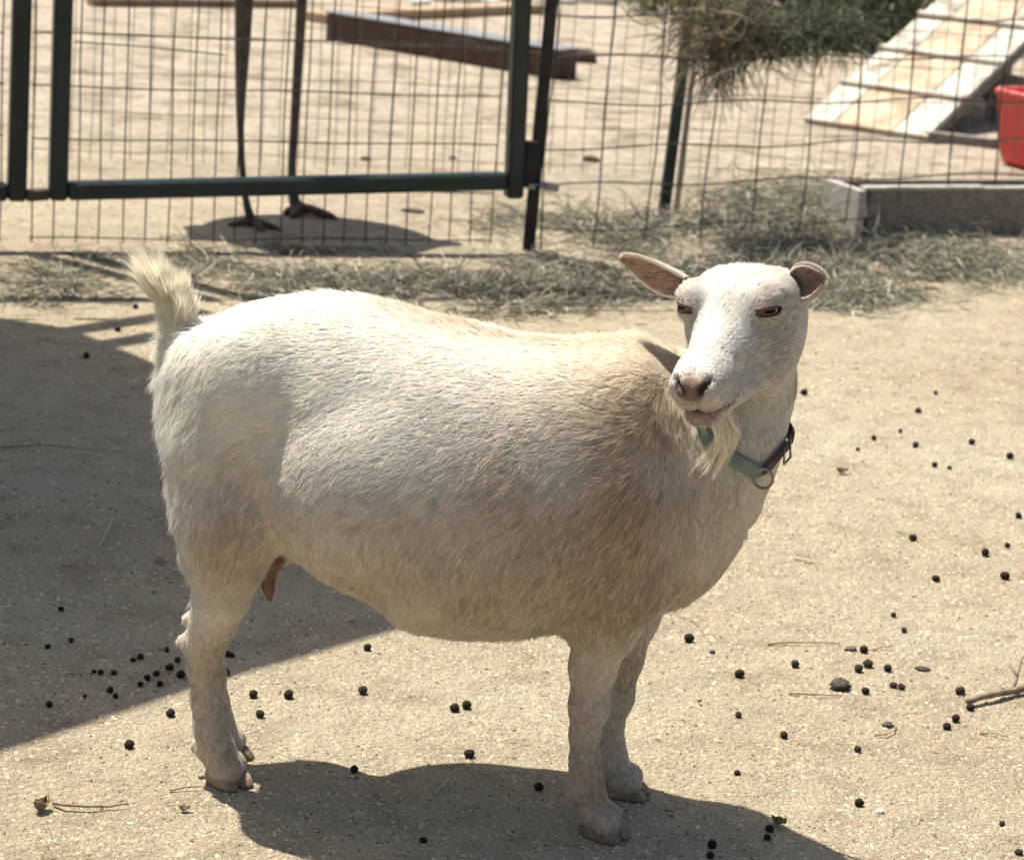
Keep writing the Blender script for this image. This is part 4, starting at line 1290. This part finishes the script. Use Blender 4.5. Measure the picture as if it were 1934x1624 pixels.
def build_litter_things():
    bark = noise_mat('bark', (.16, .115, .08), (.28, .21, .15), 60, .8, .4, 200, stretch=(1, 1, 1))
    pale = noise_mat('pale_straw', (.46, .40, .28), (.62, .55, .40), 40, .7)
    brown = noise_mat('brown_stem', (.22, .16, .10), (.34, .26, .17), 40, .8)
    twig('forked_twig', [(1826, 1336), (1850, 1330), (1880, 1324), (1912, 1315), (1960, 1306), (2000, 1304)], .0042, bark, 'forked brown twig entering from the right edge of the sand', z=.008, taper=1.3,
         branches=[[(1912, 1315, .008), (1918, 1300, .022), (1924, 1290, .034), (1938, 1276, .04)], [(1870, 1327, .008), (1884, 1319, .010), (1893, 1314, .012)], [(1918, 1304, .02), (1910, 1296, .024), (1900, 1292, .026)]])
    twig('twig', [(100, 1522), (120, 1530), (165, 1533), (205, 1529), (242, 1527)], .0020, bark, 'thin brown twig beside a dried leaf at lower left')
    twig('twig', [(1450, 1219), (1480, 1218), (1530, 1219), (1585, 1217)], .0016, brown, 'straight brown stem right of the lone dropping', z=.002)
    twig('twig', [(1648, 1230), (1665, 1227), (1686, 1226)], .0013, brown, 'short brown stem beside the cluster of droppings', z=.002)
    twig('twig', [(1490, 1312), (1510, 1316), (1550, 1318), (1590, 1316)], .0016, brown, 'thin stem lying left of the dark clod', z=.002)
    twig('twig', [(1652, 1390), (1672, 1393), (1688, 1385), (1692, 1374), (1682, 1366)], .0014, brown, 'hook-shaped curled stem below the droppings', z=.002)
    twig('twig', [(1850, 1387), (1880, 1391), (1905, 1399)], .0014, brown, 'slightly bent stem near the right edge below the forked twig', z=.002)
    twig('straw', [(1500, 1056), (1528, 1064), (1556, 1072)], .0017, pale, 'pale straight straw on sunlit sand right of the chest', 'straw', z=.002)
    twig('straw', [(820, 1502), (838, 1488), (847, 1476)], .0016, pale, 'pale short straw in the shadow under the belly', 'straw', z=.002)
    twig('straw', [(188, 1036), (203, 1008), (212, 985), (220, 980)], .0013, pale, 'pale bent straw in the shade behind the goat', 'straw', z=.002)
    twig('straw', [(0, 848), (80, 846), (160, 854), (240, 858)], .0014, bark, 'long dark thin twig crossing the shade at left', 'twig', z=.003)
    twig('straw', [(320, 1496), (350, 1493), (385, 1492)], .0013, brown, 'thin brown straw just left of the near hind hoof', 'straw', z=.002)
    twig('straw', [(120, 1274), (180, 1270), (240, 1272), (330, 1270)], .0011, pale, 'long fine straw running through the shaded droppings', 'straw', z=.002)
    twig('twig', [(872, 577), (960, 580), (1060, 577), (1170, 573), (1275, 566)], .0030, bark, 'long thin dark line on the sand behind the back of the goat', z=.004)  # this and the next: thin dark tubes laid as lines across the sand
    twig('twig', [(870, 592), (980, 596), (1100, 592), (1200, 590), (1290, 594)], .0026, bark, 'second long thin dark line, nearer the goat than the first', z=.004)
    # clod
    clod = noise_mat('dark_clod', (.045, .04, .036), (.12, .10, .085), 120, .95, .8, 300)
    def place(name, u, v, sx, sy, sz, seed, mat, label, cat, amp=.3, sub=3, freq=2.4):
        g = ground_at(u, v); o = link(name, rock_mesh(name, sx, sy, sz, seed, sub, amp, freq), mat)
        o.location = (g[0], g[1], sz * .55); o.rotation_euler = (0, 0, seed * 1.3); tag(o, label, cat); return o
    place('clod', 1586, 1300, .0145, .011, .0085, 3, clod, 'ragged dark earth clod among the droppings at lower right', 'clod', .55, freq=3.2)
    place('clod', 1606, 1228, .008, .006, .004, 5, noise_mat('brown_clod', (.13, .10, .07), (.22, .17, .12), 120, .95, .6, 300), 'flat brown crumb left of the droppings cluster', 'clod', .4)
    place('clod', 1742, 1265, .010, .006, .003, 7, clod, 'flat dark crumb right of the droppings cluster', 'clod', .5)
    place('clod', 1676, 1371, .008, .006, .003, 8, clod.copy(), 'grey-brown crumb at the end of the hooked stem', 'clod', .5)
    place('stone', 300, 1062, .0085, .007, .010, 2, noise_mat('pink_stone', (.40, .29, .25), (.48, .37, .32), 60, .8, .2, 200), 'small upright pinkish stone in the shade behind the goat', 'stone', .15)
    place('stone', 1662, 1534, .005, .0045, .003, 9, noise_mat('white_stone', (.62, .58, .50), (.72, .68, .6), 60, .8), 'tiny white pebble below the lowest droppings', 'stone', .15)
    place('stone', 1345, 1533 - 300, .004, .004, .003, 12, clod, 'tiny dark crumb below the lone dropping by the far leg', 'stone', .15)
    # dried leaves
    leafm = noise_mat('dry_leaf', (.15, .10, .06), (.27, .19, .12), 80, .75, .4, 200)
    def leaf(u, v, L, w, ang, curl, label):
        g = ground_at(u, v); V = []; F = []
        for i in range(9):
            t = i / 8; ww = w * sin(pi * (t * .92 + .04)) ** .8 * (1 + .15 * sin(i * 2.3))
            for j in range(5):
                s_ = j / 2 - 1
                V.append((L * (t - .5), ww * s_, curl * (s_ * s_ * .6 + (t - .5) ** 2 * 1.5) + .002 + .0015 * sin(i + j)))
        for i in range(8):
            for j in range(4):
                a = i * 5 + j; F.append((a, a + 1, a + 6, a + 5))
        me = bpy.data.meshes.new('dry_leaf'); me.from_pydata(V, [], F)
        o = link('dry_leaf', me, leafm); sm = o.modifiers.new('thick', 'SOLIDIFY'); sm.thickness = .0007
        o.location = (g[0], g[1], 0.0005); o.rotation_euler = (0, 0, ang); tag(o, label, 'leaf')
    leaf(1590, 895, .020, .006, .2, .010, 'small curled brown leaf on the sand right of the collar')
    leaf(78, 1532, .022, .008, 1.1, .014, 'curled dark dried leaf at lower left by the thin twig')
    leaf(348, 1533, .012, .004, .1, .006, 'small folded brown leaf below the near hind hoof')
    leaf(1470, 1560, .018, .006, -.5, .010, 'dull green brown leaf beside two droppings in the shadow')
    leaf(1320, 1360 - 30, .006, .003, -.5, .004, 'tiny brown leaf scrap on sunlit sand right of the front legs')

# ---- collar
def build_collar():
    root = empty('collar', tuple(goat_world(G(1400, 870, 0))))
    tag(root, 'worn sage green goat collar with steel ring, dark red strap end', 'collar')
    # loop round the neck: centre, two radii, dips at the throat
    loop_px = [(1318, 822, .060), (1340, 842, .076), (1370, 862, .080), (1400, 878, .075), (1430, 889, .066), (1455, 880, .058), (1478, 856, .045), (1494, 836, .022),
               (1490, 812, -.012), (1455, 790, -.040), (1400, 775, -.052), (1345, 778, -.046), (1316, 796, -.010), (1308, 808, .030)]
    pts = [G(u, v, d) for u, v, d in loop_px]
    P = np.array(pts)
    # push each point out of the coat
    c = P.mean(0)
    for it in range(14):
        f = goat_sdf(P); e = .002
        g = np.stack([(goat_sdf(P + np.eye(3)[a] * e) - f) / e for a in range(3)], 1)
        P = P + unit(g) * (.0075 - f)[:, None] * .7
    # smooth closed curve
    K = 84; Q_ = []
    n = len(P)
    for k in range(K):
        x = k / K * n; i = int(x); t = x - i
        p0, p1, p2, p3 = P[(i - 1) % n], P[i % n], P[(i + 1) % n], P[(i + 2) % n]
        Q_.append(.5 * ((2 * p1) + (-p0 + p2) * t + (2 * p0 - 5 * p1 + 4 * p2 - p3) * t * t + (-p0 + 3 * p1 - 3 * p2 + p3) * t ** 3))
    Q_ = np.array(Q_)
    for _ in range(6):
        Q_ = .5 * Q_ + .25 * np.roll(Q_, 1, 0) + .25 * np.roll(Q_, -1, 0)
    f = goat_sdf(Q_); g = np.stack([(goat_sdf(Q_ + np.eye(3)[a] * .002) - f) / .002 for a in range(3)], 1); nrm = unit(g)
    Q_ = Q_ + nrm * (.0070 - f)[:, None]
    Wq = goat_world(Q_); Wn = nrm @ GMt
    def band(name, k0, k1, w, th, mat, off=0.0):
        V = []; F = []
        idx = list(range(k0, k1 + 1)); M = len(idx)
        for i, k in enumerate(idx):
            k = k % K; p = Wq[k]; t = unit(Wq[(k + 1) % K] - Wq[k - 1]); nn = unit(Wn[k] - (Wn[k] @ t) * t); b = np.cross(t, nn)
            for (y, z) in ((-w, -th * .6), (-w * .6, th), (w * .6, th), (w, -th * .6)):
                V.append(p + b * y + nn * (z + off))
        for i in range(M - 1):
            for j in range(4):
                a = i * 4 + j; b_ = i * 4 + (j + 1) % 4
                F.append((a, b_, b_ + 4, a + 4))
        F.append((0, 1, 2, 3)); F.append(tuple(reversed([(M - 1) * 4 + j for j in range(4)])))
        me = bpy.data.meshes.new(name); me.from_pydata([tuple(x) for x in V], [], F)
        bm = bmesh.new(); bm.from_mesh(me); bmesh.ops.recalc_face_normals(bm, faces=bm.faces); bm.to_mesh(me); bm.free()
        o = link(name, me, mat, root); settle(o, root); return o
    sage = noise_mat('sage_vinyl', (.115, .15, .125), (.17, .205, .17), 40, .45, .15, 200)
    dark = noise_mat('dark_maroon_strap', (.045, .028, .026), (.09, .055, .048), 60, .65, .3, 300)
    i_ring = int(4.05 / n * K)
    band('strap', 0, i_ring, .0085, .0022, sage)
    band('strap', i_ring, int(7.4 / n * K), .0062, .0018, dark, -.0008)
    band('strap', int(7.4 / n * K), K, .0085, .0022, dark)
    rc = Wq[i_ring] + Wn[i_ring] * .004
    steel = noise_mat('worn_steel', (.20, .17, .13), (.34, .30, .25), 40, .38); steel.node_tree.nodes['Principled BSDF'].inputs['Metallic'].default_value = .9
    rr = .0105
    cen = rc + np.array([0, -.003, -rr * .55])
    ring = [cen + rr * (np.array([cos(a) * .95, -.30 * cos(a), sin(a)])) for a in np.linspace(0, 2 * pi, 25)[:-1]]
    o = tube_obj('ring', ring, .0015, steel, root, closed=True); settle(o, root)
    kb = int(6.2 / n * K) % K
    q = Wq[kb]; t = unit(Wq[kb + 1] - Wq[kb - 1]); nn = Wn[kb]; b = np.cross(t, nn)
    fr_ = [q + nn * .004 + t * x * .007 + b * y * .0105 for x, y in ((-1, -1), (1, -1), (1, 1), (-1, 1))]
    o = tube_obj('buckle', fr_, .0014, steel, root, closed=True); settle(o, root)

def build_bird():
    fa = ground_at(482, 428); fb = ground_at(574, 405)
    cx = (fa + fb) / 2
    root = empty('large_bird', (float(cx[0]), float(cx[1]), 0)); tag(root, 'tall long-legged bird behind the gate, only its thin legs and red-brown feet in view', 'bird')
    legm = noise_mat('bird_shank', (.060, .045, .038), (.12, .09, .075), 40, .6, .4, 260)
    footm = noise_mat('bird_foot', (.085, .045, .035), (.15, .085, .062), 60, .6, .4, 260)
    feath = noise_mat('bird_feathers', (.10, .08, .065), (.20, .17, .14), 12, .9, .5, 60, stretch=(1, 6, 6))
    def leg(f, shape, top_px, mat):
        D = np.array([1.0, 0, 0])
        P = []; R = []
        for u, v, r in shape:
            x, z = on_plane(u, v, f, D); P.append(f + D * x + np.array([0, 0, z])); R.append(r * 1.45)
        k = P[-1] - P[-2]; P.append(P[-1] + unit(k) * .10); R.append(R[-1] * 1.35)
        o = tube_obj('leg', P, R, mat, root, n=10); settle(o, root)
        return P[-1], P[0]
    ta, a0 = leg(fa, [(478, 425, .009), (468, 395, .0065), (461, 360, .0055), (456, 300, .0055), (454, 240, .0060), (455, 170, .0090), (458, 90, .0125), (461, 0, .0150)], 0, legm)
    tb, b0 = leg(fb, [(566, 398, .0125), (556, 380, .010), (551, 350, .0075), (552, 300, .0070), (557, 220, .0072), (562, 130, .0078), (567, 60, .0085), (570, 0, .0090)], 0, legm)
    def foot(f, angs, L, r):
        for a, l in zip(angs, L):
            d = np.array([cos(a), sin(a), 0])
            pts = [f + np.array([0, 0, r * 1.6]), f + d * l * .35 + np.array([0, 0, r * 1.5]), f + d * l * .8 + np.array([0, 0, r * .8]), f + d * l + np.array([0, 0, r * .35])]
            o = tube_obj('toe', pts, [r * 1.35, r * 1.2, r * .95, r * .4], footm, root, n=8); settle(o, root)
    foot(a0 * np.array([1, 1, 0]), (radians(200), radians(-62), radians(-25)), (.060, .070, .075), .0075)
    foot(b0 * np.array([1, 1, 0]), (radians(-100), radians(-24), radians(225)), (.075, .105, .050), .0100)
    c = np.array([cx[0] - .13, cx[1] + .03, .745])
    def bf(P):
        d = sd_ell(P, c, (.27, .25, .17))
        d = smin(d, chain(P, [(c + (-.17, 0, .03), .08), (c + (-.30, 0, .12), .045), (c + (-.36, -.02, .30), .028), (c + (-.36, -.03, .42), .026)], .03), .05)
        d = smin(d, sd_ell(P, c + (-.385, -.03, .44), (.05, .03, .03)), .02)
        d = smin(d, sd_cone(P, c + (-.40, -.03, .435), c + (-.47, -.03, .425), .016, .004), .008)
        d = smin(d, sd_cone(P, c + (.15, 0, .02), c + (.33, 0, -.06), .09, .03), .05)
        d = smin(d, sd_cone(P, ta, c + (.10, .05, -.05), .022, .055), .03)
        d = smin(d, sd_cone(P, tb, c + (.14, -.05, -.05), .022, .055), .03)
        return d
    V, Q = surface_net(bf, c - (.52, .30, .30), c + (.42, .30, .55), .012)
    o = link('plumage', np_mesh('plumage', V, Q), feath, root); settle(o, root)

def build_timber():
    wood = noise_mat('old_timber', (.035, .024, .018), (.11, .068, .042), 9, .85, .5, 60, stretch=(1.2, 12, 12))
    grey = noise_mat('grey_timber_top', (.12, .13, .14), (.26, .26, .27), 9, .8, .4, 60, stretch=(1.2, 12, 12))
    A = ground_at(612, 76); B = ground_at(1052, 152); d = unit(B - A); n = np.array([-d[1], d[0], 0])
    root = empty('timber_beam', tuple((A + B) / 2)); tag(root, 'old dark timber beam lying on the ground beyond the gate', 'timber')
    o = box_between('beam', A + n * .062 + (0, 0, .052), B + n * .062 + (0, 0, .052), .12, .102, wood, root, bevel=.006); settle(o, root)
    bm = bmesh.new(); bm.from_mesh(o.data); bmesh.ops.subdivide_edges(bm, edges=bm.edges[:], cuts=7, use_grid_fill=True)
    for v in bm.verts:
        v.co += Vector((mnoise.noise(v.co * 9), mnoise.noise(v.co * 9 + Vector((5, 1, 2))), mnoise.noise(v.co * 9 + Vector((1, 8, 2))))) * .011
    bm.to_mesh(o.data); bm.free()
    o = box_between('capping', A - d * .005 + n * .062 + (0, 0, .108), B + d * .006 + n * .062 + (0, 0, .108), .126, .009, grey, root, bevel=.003); settle(o, root)
    tan = noise_mat('tan_board', (.30, .21, .13), (.42, .31, .20), 8, .8, .3, 60, stretch=(1, 10, 10))
    A = ground_at(590, 46); B = ground_at(1010, 26)
    o = box_between('board', A + (0, .06, .022), B + (0, .06, .022), .12, .04, tan, None, bevel=.004)
    tag(o, 'weathered tan board lying behind the dark timber beam', 'board')
    A = ground_at(165, 14); B = ground_at(570, 17)
    o = box_between('board', A + (0, .05, .018), B + (0, .05, .018), .07, .034, noise_mat('brown_board', (.16, .105, .065), (.27, .19, .125), 8, .85, .3, 60, stretch=(1, 10, 10)), None, bevel=.004)
    tag(o, 'thin brown board lying at the top edge behind the bird legs', 'board')
    # clump of brown litter right of the beam
    br = noise_mat('brown_litter', (.06, .04, .03), (.14, .09, .065), 50, .9)
    g = ground_at(1103, 118); o = link('bark_chunk', rock_mesh('bark_chunk', .045, .03, .035, 6, 3, .6, 2.8), br); o.location = (g[0], g[1], .016); tag(o, 'ragged dark bark chunk past the right end of the beam', 'bark')
    st = noise_mat('pale_stone', (.52, .49, .44), (.66, .63, .58), 10, .85, .3, 40)
    rs = random.Random(8)
    for i in range(11):
        u = 800 + i * 34 + rs.uniform(-8, 8); g = ground_at(u, 6 + rs.uniform(-4, 6))
        s = rs.uniform(.035, .06)
        o = link('pale_stone', rock_mesh('pale_stone', s * 1.3, s, s * .7, i + 20, 2, .3), st); o.location = (g[0], g[1], s * .3)
        tag(o, 'pale stone in the row along the top edge, ' + ('leftmost', 'second from left', 'third from left', 'fourth from left', 'fifth from left', 'sixth from left', 'seventh from left', 'eighth from left', 'ninth from left', 'tenth from left', 'rightmost')[i], 'stone', 'row of pale stones along the top edge')
    for u, v, s, lab in ((690, 303, .016, 'small dark stone on the sand behind the gate mesh'), (1115, 305, .026, 'dark clod on the pen floor behind the wide mesh'), (855, 300, .012, 'smallest dark crumb on the sand behind the gate'), (780, 400, .03, 'flat dark litter below the gate rail')):
        g = ground_at(u, v); o = link('clod', rock_mesh('clod', s, s * .7, s * .5 if s < .03 else .006, int(u), 2, .4), br); o.location = (g[0], g[1], s * .2 if s < .03 else .003)
        tag(o, lab, 'clod')

def build_ramp():
    white = noise_mat('peeling_white_paint', (.24, .20, .15), (.50, .465, .39), 12, .8, .3, 60, stretch=(1, 1, 1), c3=(.43, .395, .33), lo=.36, hi=.56)
    tan = noise_mat('worn_plywood', (.28, .21, .135), (.47, .385, .27), 11, .8, .3, 60, c3=(.39, .31, .21), lo=.34, hi=.60)
    dark = noise_mat('grey_weathered_wood', (.15, .13, .11), (.26, .23, .20), 10, .85, .4, 60, stretch=(2, 12, 12))
    A = ground_at(1517, 233); B = ground_at(1752, 268)
    e = unit(B - A); w = np.linalg.norm(B - A); f = np.array([-e[1], e[0], 0]); b = radians(18)
    up = f * cos(b) + np.array([0, 0, sin(b)]); nn = -f * sin(b) + np.array([0, 0, cos(b)])
    L = 1.9
    root = empty('ramp', tuple((A + B) / 2)); tag(root, 'sloping wooden goat ramp, white painted edges and worn tan middle', 'ramp')
    x = 0
    for wd, m in ((.25, white), (.47, tan), (.28, white)):
        w0 = w * wd
        c0 = A + e * (x + w0 / 2) + nn * .012
        o = box_between('plank', c0, c0 + up * L, w0 - .004, .018, m, root, up=tuple(nn), bevel=.002); settle(o, root)
        x += w0
    for i, t in enumerate((.30, .62, .95, 1.28, 1.6)):
        p = A + up * t + nn * .030 - e * .002
        o = box_between('cleat', p, p + e * (w + .004), .024, .018, white, root, up=tuple(nn), bevel=.003); settle(o, root)
    for s in (.03, w - .03):
        p = A + e * s + nn * -.022 + up * .05
        o = box_between('stringer', p, p + up * (L - .07), .035, .045, dark, root, up=tuple(nn)); settle(o, root)
    for t in (.72, 1.8):
        for s in (.05, w - .05):
            top = A + e * s + up * t - nn * .046; ft = np.array([top[0], top[1], 0])
            o = box_between('leg', ft, top - (0, 0, .004), .04, .04, dark, root, up=tuple(f)); settle(o, root)
    p = B + e * .01 + np.array([0, .03, .016])
    o = box_between('skid', p - e * .02, p + e * .42 + f * .10, .04, .03, dark, root); settle(o, root)
    p = A + up * .72 - nn * .05
    o = box_between('cross_board', np.array([p[0], p[1], .12]), np.array([p[0], p[1], .12]) + e * (w + .30), .02, .10, dark, root); settle(o, root)
    pc = ground_at(1712, 112)
    o = box_between('post', pc, pc + (0, 0, .9), .055, .055, noise_mat('brown_post', (.09, .05, .04), (.15, .09, .07), 9, .8, .3, 50), None)
    tag(o, 'square brown wooden post beyond the ramp', 'post'); o.name = 'wooden_post'

def build_tub():
    red = noise_mat('red_plastic', (.50, .012, .016), (.58, .020, .022), 4, .35, .05, 60, spec=.5)
    g = ground_at(1925, 321); root_loc = (float(g[0]) + .085, float(g[1]) + .06, 0)
    bm = bmesh.new()
    def ring(hx, hy, z, r, n=6):
        out = []
        for cx, cy, a0 in ((hx - r, hy - r, 0), (-hx + r, hy - r, pi / 2), (-hx + r, -hy + r, pi), (hx - r, -hy + r, 1.5 * pi)):
            for i in range(n + 1):
                a = a0 + i / n * pi / 2
                out.append(bm.verts.new((cx + r * cos(a), cy + r * sin(a), z)))
        return out
    prof = [(.070, .070, .0, .02), (.100, .100, .008, .035), (.112, .112, .05, .035), (.128, .128, .215, .035), (.134, .134, .217, .036), (.136, .136, .228, .036), (.133, .133, .232, .036), (.124, .124, .230, .034), (.108, .108, .05, .033), (.095, .095, .016, .03)]
    rings = [ring(*p) for p in prof]
    for a, b in zip(rings[:-1], rings[1:]):
        m = len(a)
        for i in range(m):
            bm.faces.new((a[i], a[(i + 1) % m], b[(i + 1) % m], b[i]))
    bm.faces.new(rings[0][::-1]); bm.faces.new(rings[-1])
    for f in bm.faces: f.smooth = True
    bmesh.ops.recalc_face_normals(bm, faces=bm.faces)
    me = bpy.data.meshes.new('feed_tub'); bm.to_mesh(me); bm.free()
    root = empty('feed_tub', root_loc); root.rotation_euler = (0, 0, radians(28)); tag(root, 'bright red plastic feed tub at the right edge, beside the ramp', 'feed tub')
    link('tub', me, red, root)
    rim = [Vector((x, y, .231)) for x, y in [(-.1325, -.10), (-.1325, .10), (-.10, .1325), (.10, .1325), (.1325, .10), (.1325, -.10), (.10, -.1325), (-.10, -.1325)]]
    link('rim', tube_mesh('rim', rim, .0055, 8, closed=True), noise_mat('lit_red_rim', (.58, .10, .09), (.70, .30, .27), 30, .4), root)  # paler red puts the highlight along the rim into its colour

def build_trough():
    wood = noise_mat('grey_plank', (.15, .135, .11), (.28, .25, .21), 8, .85, .4, 60, stretch=(1.5, 14, 14), c3=(.21, .185, .155))
    edge = noise_mat('pale_plank_edge', (.30, .27, .23), (.46, .43, .37), 14, .8, .3, 60, stretch=(2, 10, 10))
    A = ground_at(1624, 446); D = unit(ground_at(1934, 441) - A); n = np.array([-D[1], D[0], 0])
    root = empty('feed_trough', tuple(A + D * .6)); tag(root, 'low grey wooden plank trough on the hay in front of the wire fence', 'trough')
    H = .118
    def b(name, p, q, w, h, m, **k):
        o = box_between(name, p, q, w, h, m, root, **k); settle(o, root); return o
    b('front_board', A + (0, 0, H / 2) + D * .012, A + D * 1.25 + (0, 0, H / 2), .022, H, wood)
    b('back_board', A + n * .15 + (0, 0, H / 2) + D * .012, A + n * .15 + D * 1.25 + (0, 0, H / 2), .022, H, wood)
    b('floor_board', A + n * .075 + (0, 0, .02) + D * .014, A + n * .075 + D * 1.25 + (0, 0, .02), .124, .018, wood)
    b('top_strip', A + (0, 0, H + .006) - D * .006, A + D * .36 + (0, 0, H + .006), .034, .010, edge)
    b('top_strip', A + (0, 0, H + .004) + D * .364, A + D * 1.25 + (0, 0, H + .004), .032, .008, edge)
    # bevelled end board
    for s_, nm in ((0, 'end_board'), (1.262, 'end_board')):
        o = box_between(nm, A - n * .014 + D * (s_ - (.012 if s_ == 0 else 0)) + (0, 0, H / 2), A + n * .164 + D * (s_ - (.012 if s_ == 0 else 0)) + (0, 0, H / 2), .022, H + .004, edge, root); settle(o, root)

def build_hay_bundle():
    c = ground_at(1252, 414); top = FENCE_O + FR * .66 + np.array([0, 0, .515])
    rs = np.random.RandomState(14); n = 2500
    # a sagging sausage of hay caught along the fence top rail of mesh
    t = rs.rand(n); x = -.26 + .50 * t
    thick = (.050 + .034 * np.cos(t * 4.6) + .016 * np.sin(t * 17)) * (1 + .35 * rs.rand(n))
    cen = top + FR * x[:, None] + np.array([0, 0, 1.0]) * (.012 * np.sin(t * 9))[:, None]
    p = cen + rs.randn(n, 3) * np.stack([thick * .35, thick * .55, thick * .42], 1)
    an = rs.randn(n) * 1.0 + FENCE_A; el = rs.randn(n) * .42 + .05
    d = np.stack([np.cos(an) * np.cos(el) * rs.choice([-1, 1], n), np.sin(an) * np.cos(el), np.sin(el)], 1)
    L = .05 + .08 * rs.rand(n); K = 7; pts = np.zeros((n, K, 3)); cur = p.copy(); bend = rs.randn(n, 3) * .55
    for i in range(K):
        pts[:, i] = cur; cur = cur + d * (L / 6)[:, None]; d = unit(d + bend * .5 + np.array([0, 0, -.10]))
    pal = np.array([(.14, .13, .09), (.20, .18, .125), (.10, .10, .07), (.28, .24, .165), (.07, .075, .05), (.44, .40, .29)])
    w_l = np.clip(1 - t * 1.7, 0, 1)
    k = rs.choice(6, n, p=[.24, .22, .2, .12, .14, .08])
    col = pal[k] * (.55 + .5 * rs.rand(n, 1)); col = col * (1 + w_l[:, None] * np.array([.18, .02, -.10])) * (1 + (1 - w_l[:, None]) * np.array([-.08, .08, .0]))
    o = make_strands('hay_bundle', pts, .0011 * (.5 + .9 * rs.rand(n, 1)) * np.array([.7, 1, 1, 1, .9, .8, .3])[None], col, strand_mat('old_hay', .12, .75, spec=.2))
    tag(o, 'tangled brown and dark green hay caught on the wire fence', 'hay')
    # a few stems dangling down the post
    n = 150
    p = top + FR * (-.22 + .12 * rs.rand(n))[:, None] + rs.randn(n, 3) * .02 + np.array([0, 0, -.05])
    pts = np.zeros((n, 5, 3)); cur = p; d = unit(np.stack([rs.randn(n) * .35, rs.randn(n) * .3, -np.ones(n)], 1)); bend = rs.randn(n, 3) * .2
    for i in range(5):
        pts[:, i] = cur; cur = cur + d * (.035 * (.4 + rs.rand(n)))[:, None]; d = unit(d + bend * .5)
    w2 = make_strands('loose_stems', pts, np.array([.0008, .0009, .0008, .0007, .0003]), pal[rs.choice(6, n)] * (.8 + .5 * rs.rand(n, 1)), o.data.materials[0], o)
    w2['kind'] = 'stuff'

def build_bushes():
    rs = np.random.RandomState(31)
    lm = strand_mat('leaf_green', .25, .55, spec=.35)
    barkm = noise_mat('bush_bark', (.07, .05, .035), (.13, .10, .07), 20, .9)
    specs = [((1120, -6), .75, .30, 'low dark green bush at the top edge behind the stones'), ((1235, -10), .55, .34, 'low bushy shrub at the top edge above the hay'),
             ((1400, 52), .50, .55, 'dark leafy shrub behind the hanging hay'), ((1560, 72), .48, .60, 'light green shrub left of the ramp'),
             ((1640, 100), .34, .50, 'small bright green shrub directly behind the ramp edge'), ((1850, 40), .60, .70, 'large green shrub beyond the ramp top')]
    for bi, ((u, v), R, H, lab) in enumerate(specs):
        g = ground_at(u, v) + np.array([0, R * .6, 0])
        root = empty('shrub', (float(g[0]), float(g[1]), 0)); tag(root, lab, 'shrub', 'shrubs beyond the pen')
        n = 5200
        q = unit(rs.randn(n, 3)); rad = .55 + .5 * rs.rand(n, 1) ** .5
        lob = 1 + .25 * vnoise(q + bi * 3.1, 2.2)[:, :1] + .15 * vnoise(q + bi, 5)[:, 1:2]
        P = g + q * rad * lob * np.array([R, R * .8, H]) + np.array([0, 0, H * .35])
        P = P[P[:, 2] > .01]; n = len(P)
        a = unit(rs.randn(n, 3) + np.array([0, 0, .6])); b = unit(np.cross(a, rs.randn(n, 3))); s = (.016 + .02 * rs.rand(n, 1))
        V = np.stack([P - b * s * .5, P + a * s, P + b * s * .5, P - a * s * .4], 1)
        me = np_mesh('foliage', V.reshape(-1, 3) - g * np.array([1, 1, 0]), np.arange(n * 4).reshape(-1, 4), smooth=False)
        ca = me.color_attributes.new('col', 'FLOAT_COLOR', 'POINT')
        base = np.array([(.07, .11, .04), (.10, .15, .05), (.05, .075, .035), (.15, .19, .075)])
        k = rs.choice(4, n, p=[.35, .3, .2, .15])
        c4 = np.ones((n, 4, 4), np.float32); c4[:, :, :3] = (base[k] * (.7 + .6 * rs.rand(n, 1)))[:, None]
        ca.data.foreach_set('color', c4.ravel())
        fo = link('foliage', me, lm, root); fo['kind'] = 'stuff'
        for j in range(5):
            a_ = rs.rand() * 6.28
            tp = np.array([cos(a_) * R * .5, sin(a_) * R * .4, H * .8])
            tube_obj('stem', [np.array([0, 0, -.02]), tp * np.array([.3, .3, .5]), tp], [.012, .009, .004], barkm, root, n=6)
build_ground()
build_fences()
build_shelter()
build_litter()
build_timber()
build_ramp()
build_trough()
build_tub()
build_bushes()
build_hay_bundle()
build_bird()
build_goat()
build_collar()
build_pellets()
build_litter_things()
S.cycles_curves.shape = 'THICK'
print('scene built in %.1f s' % (time.time() - T0))
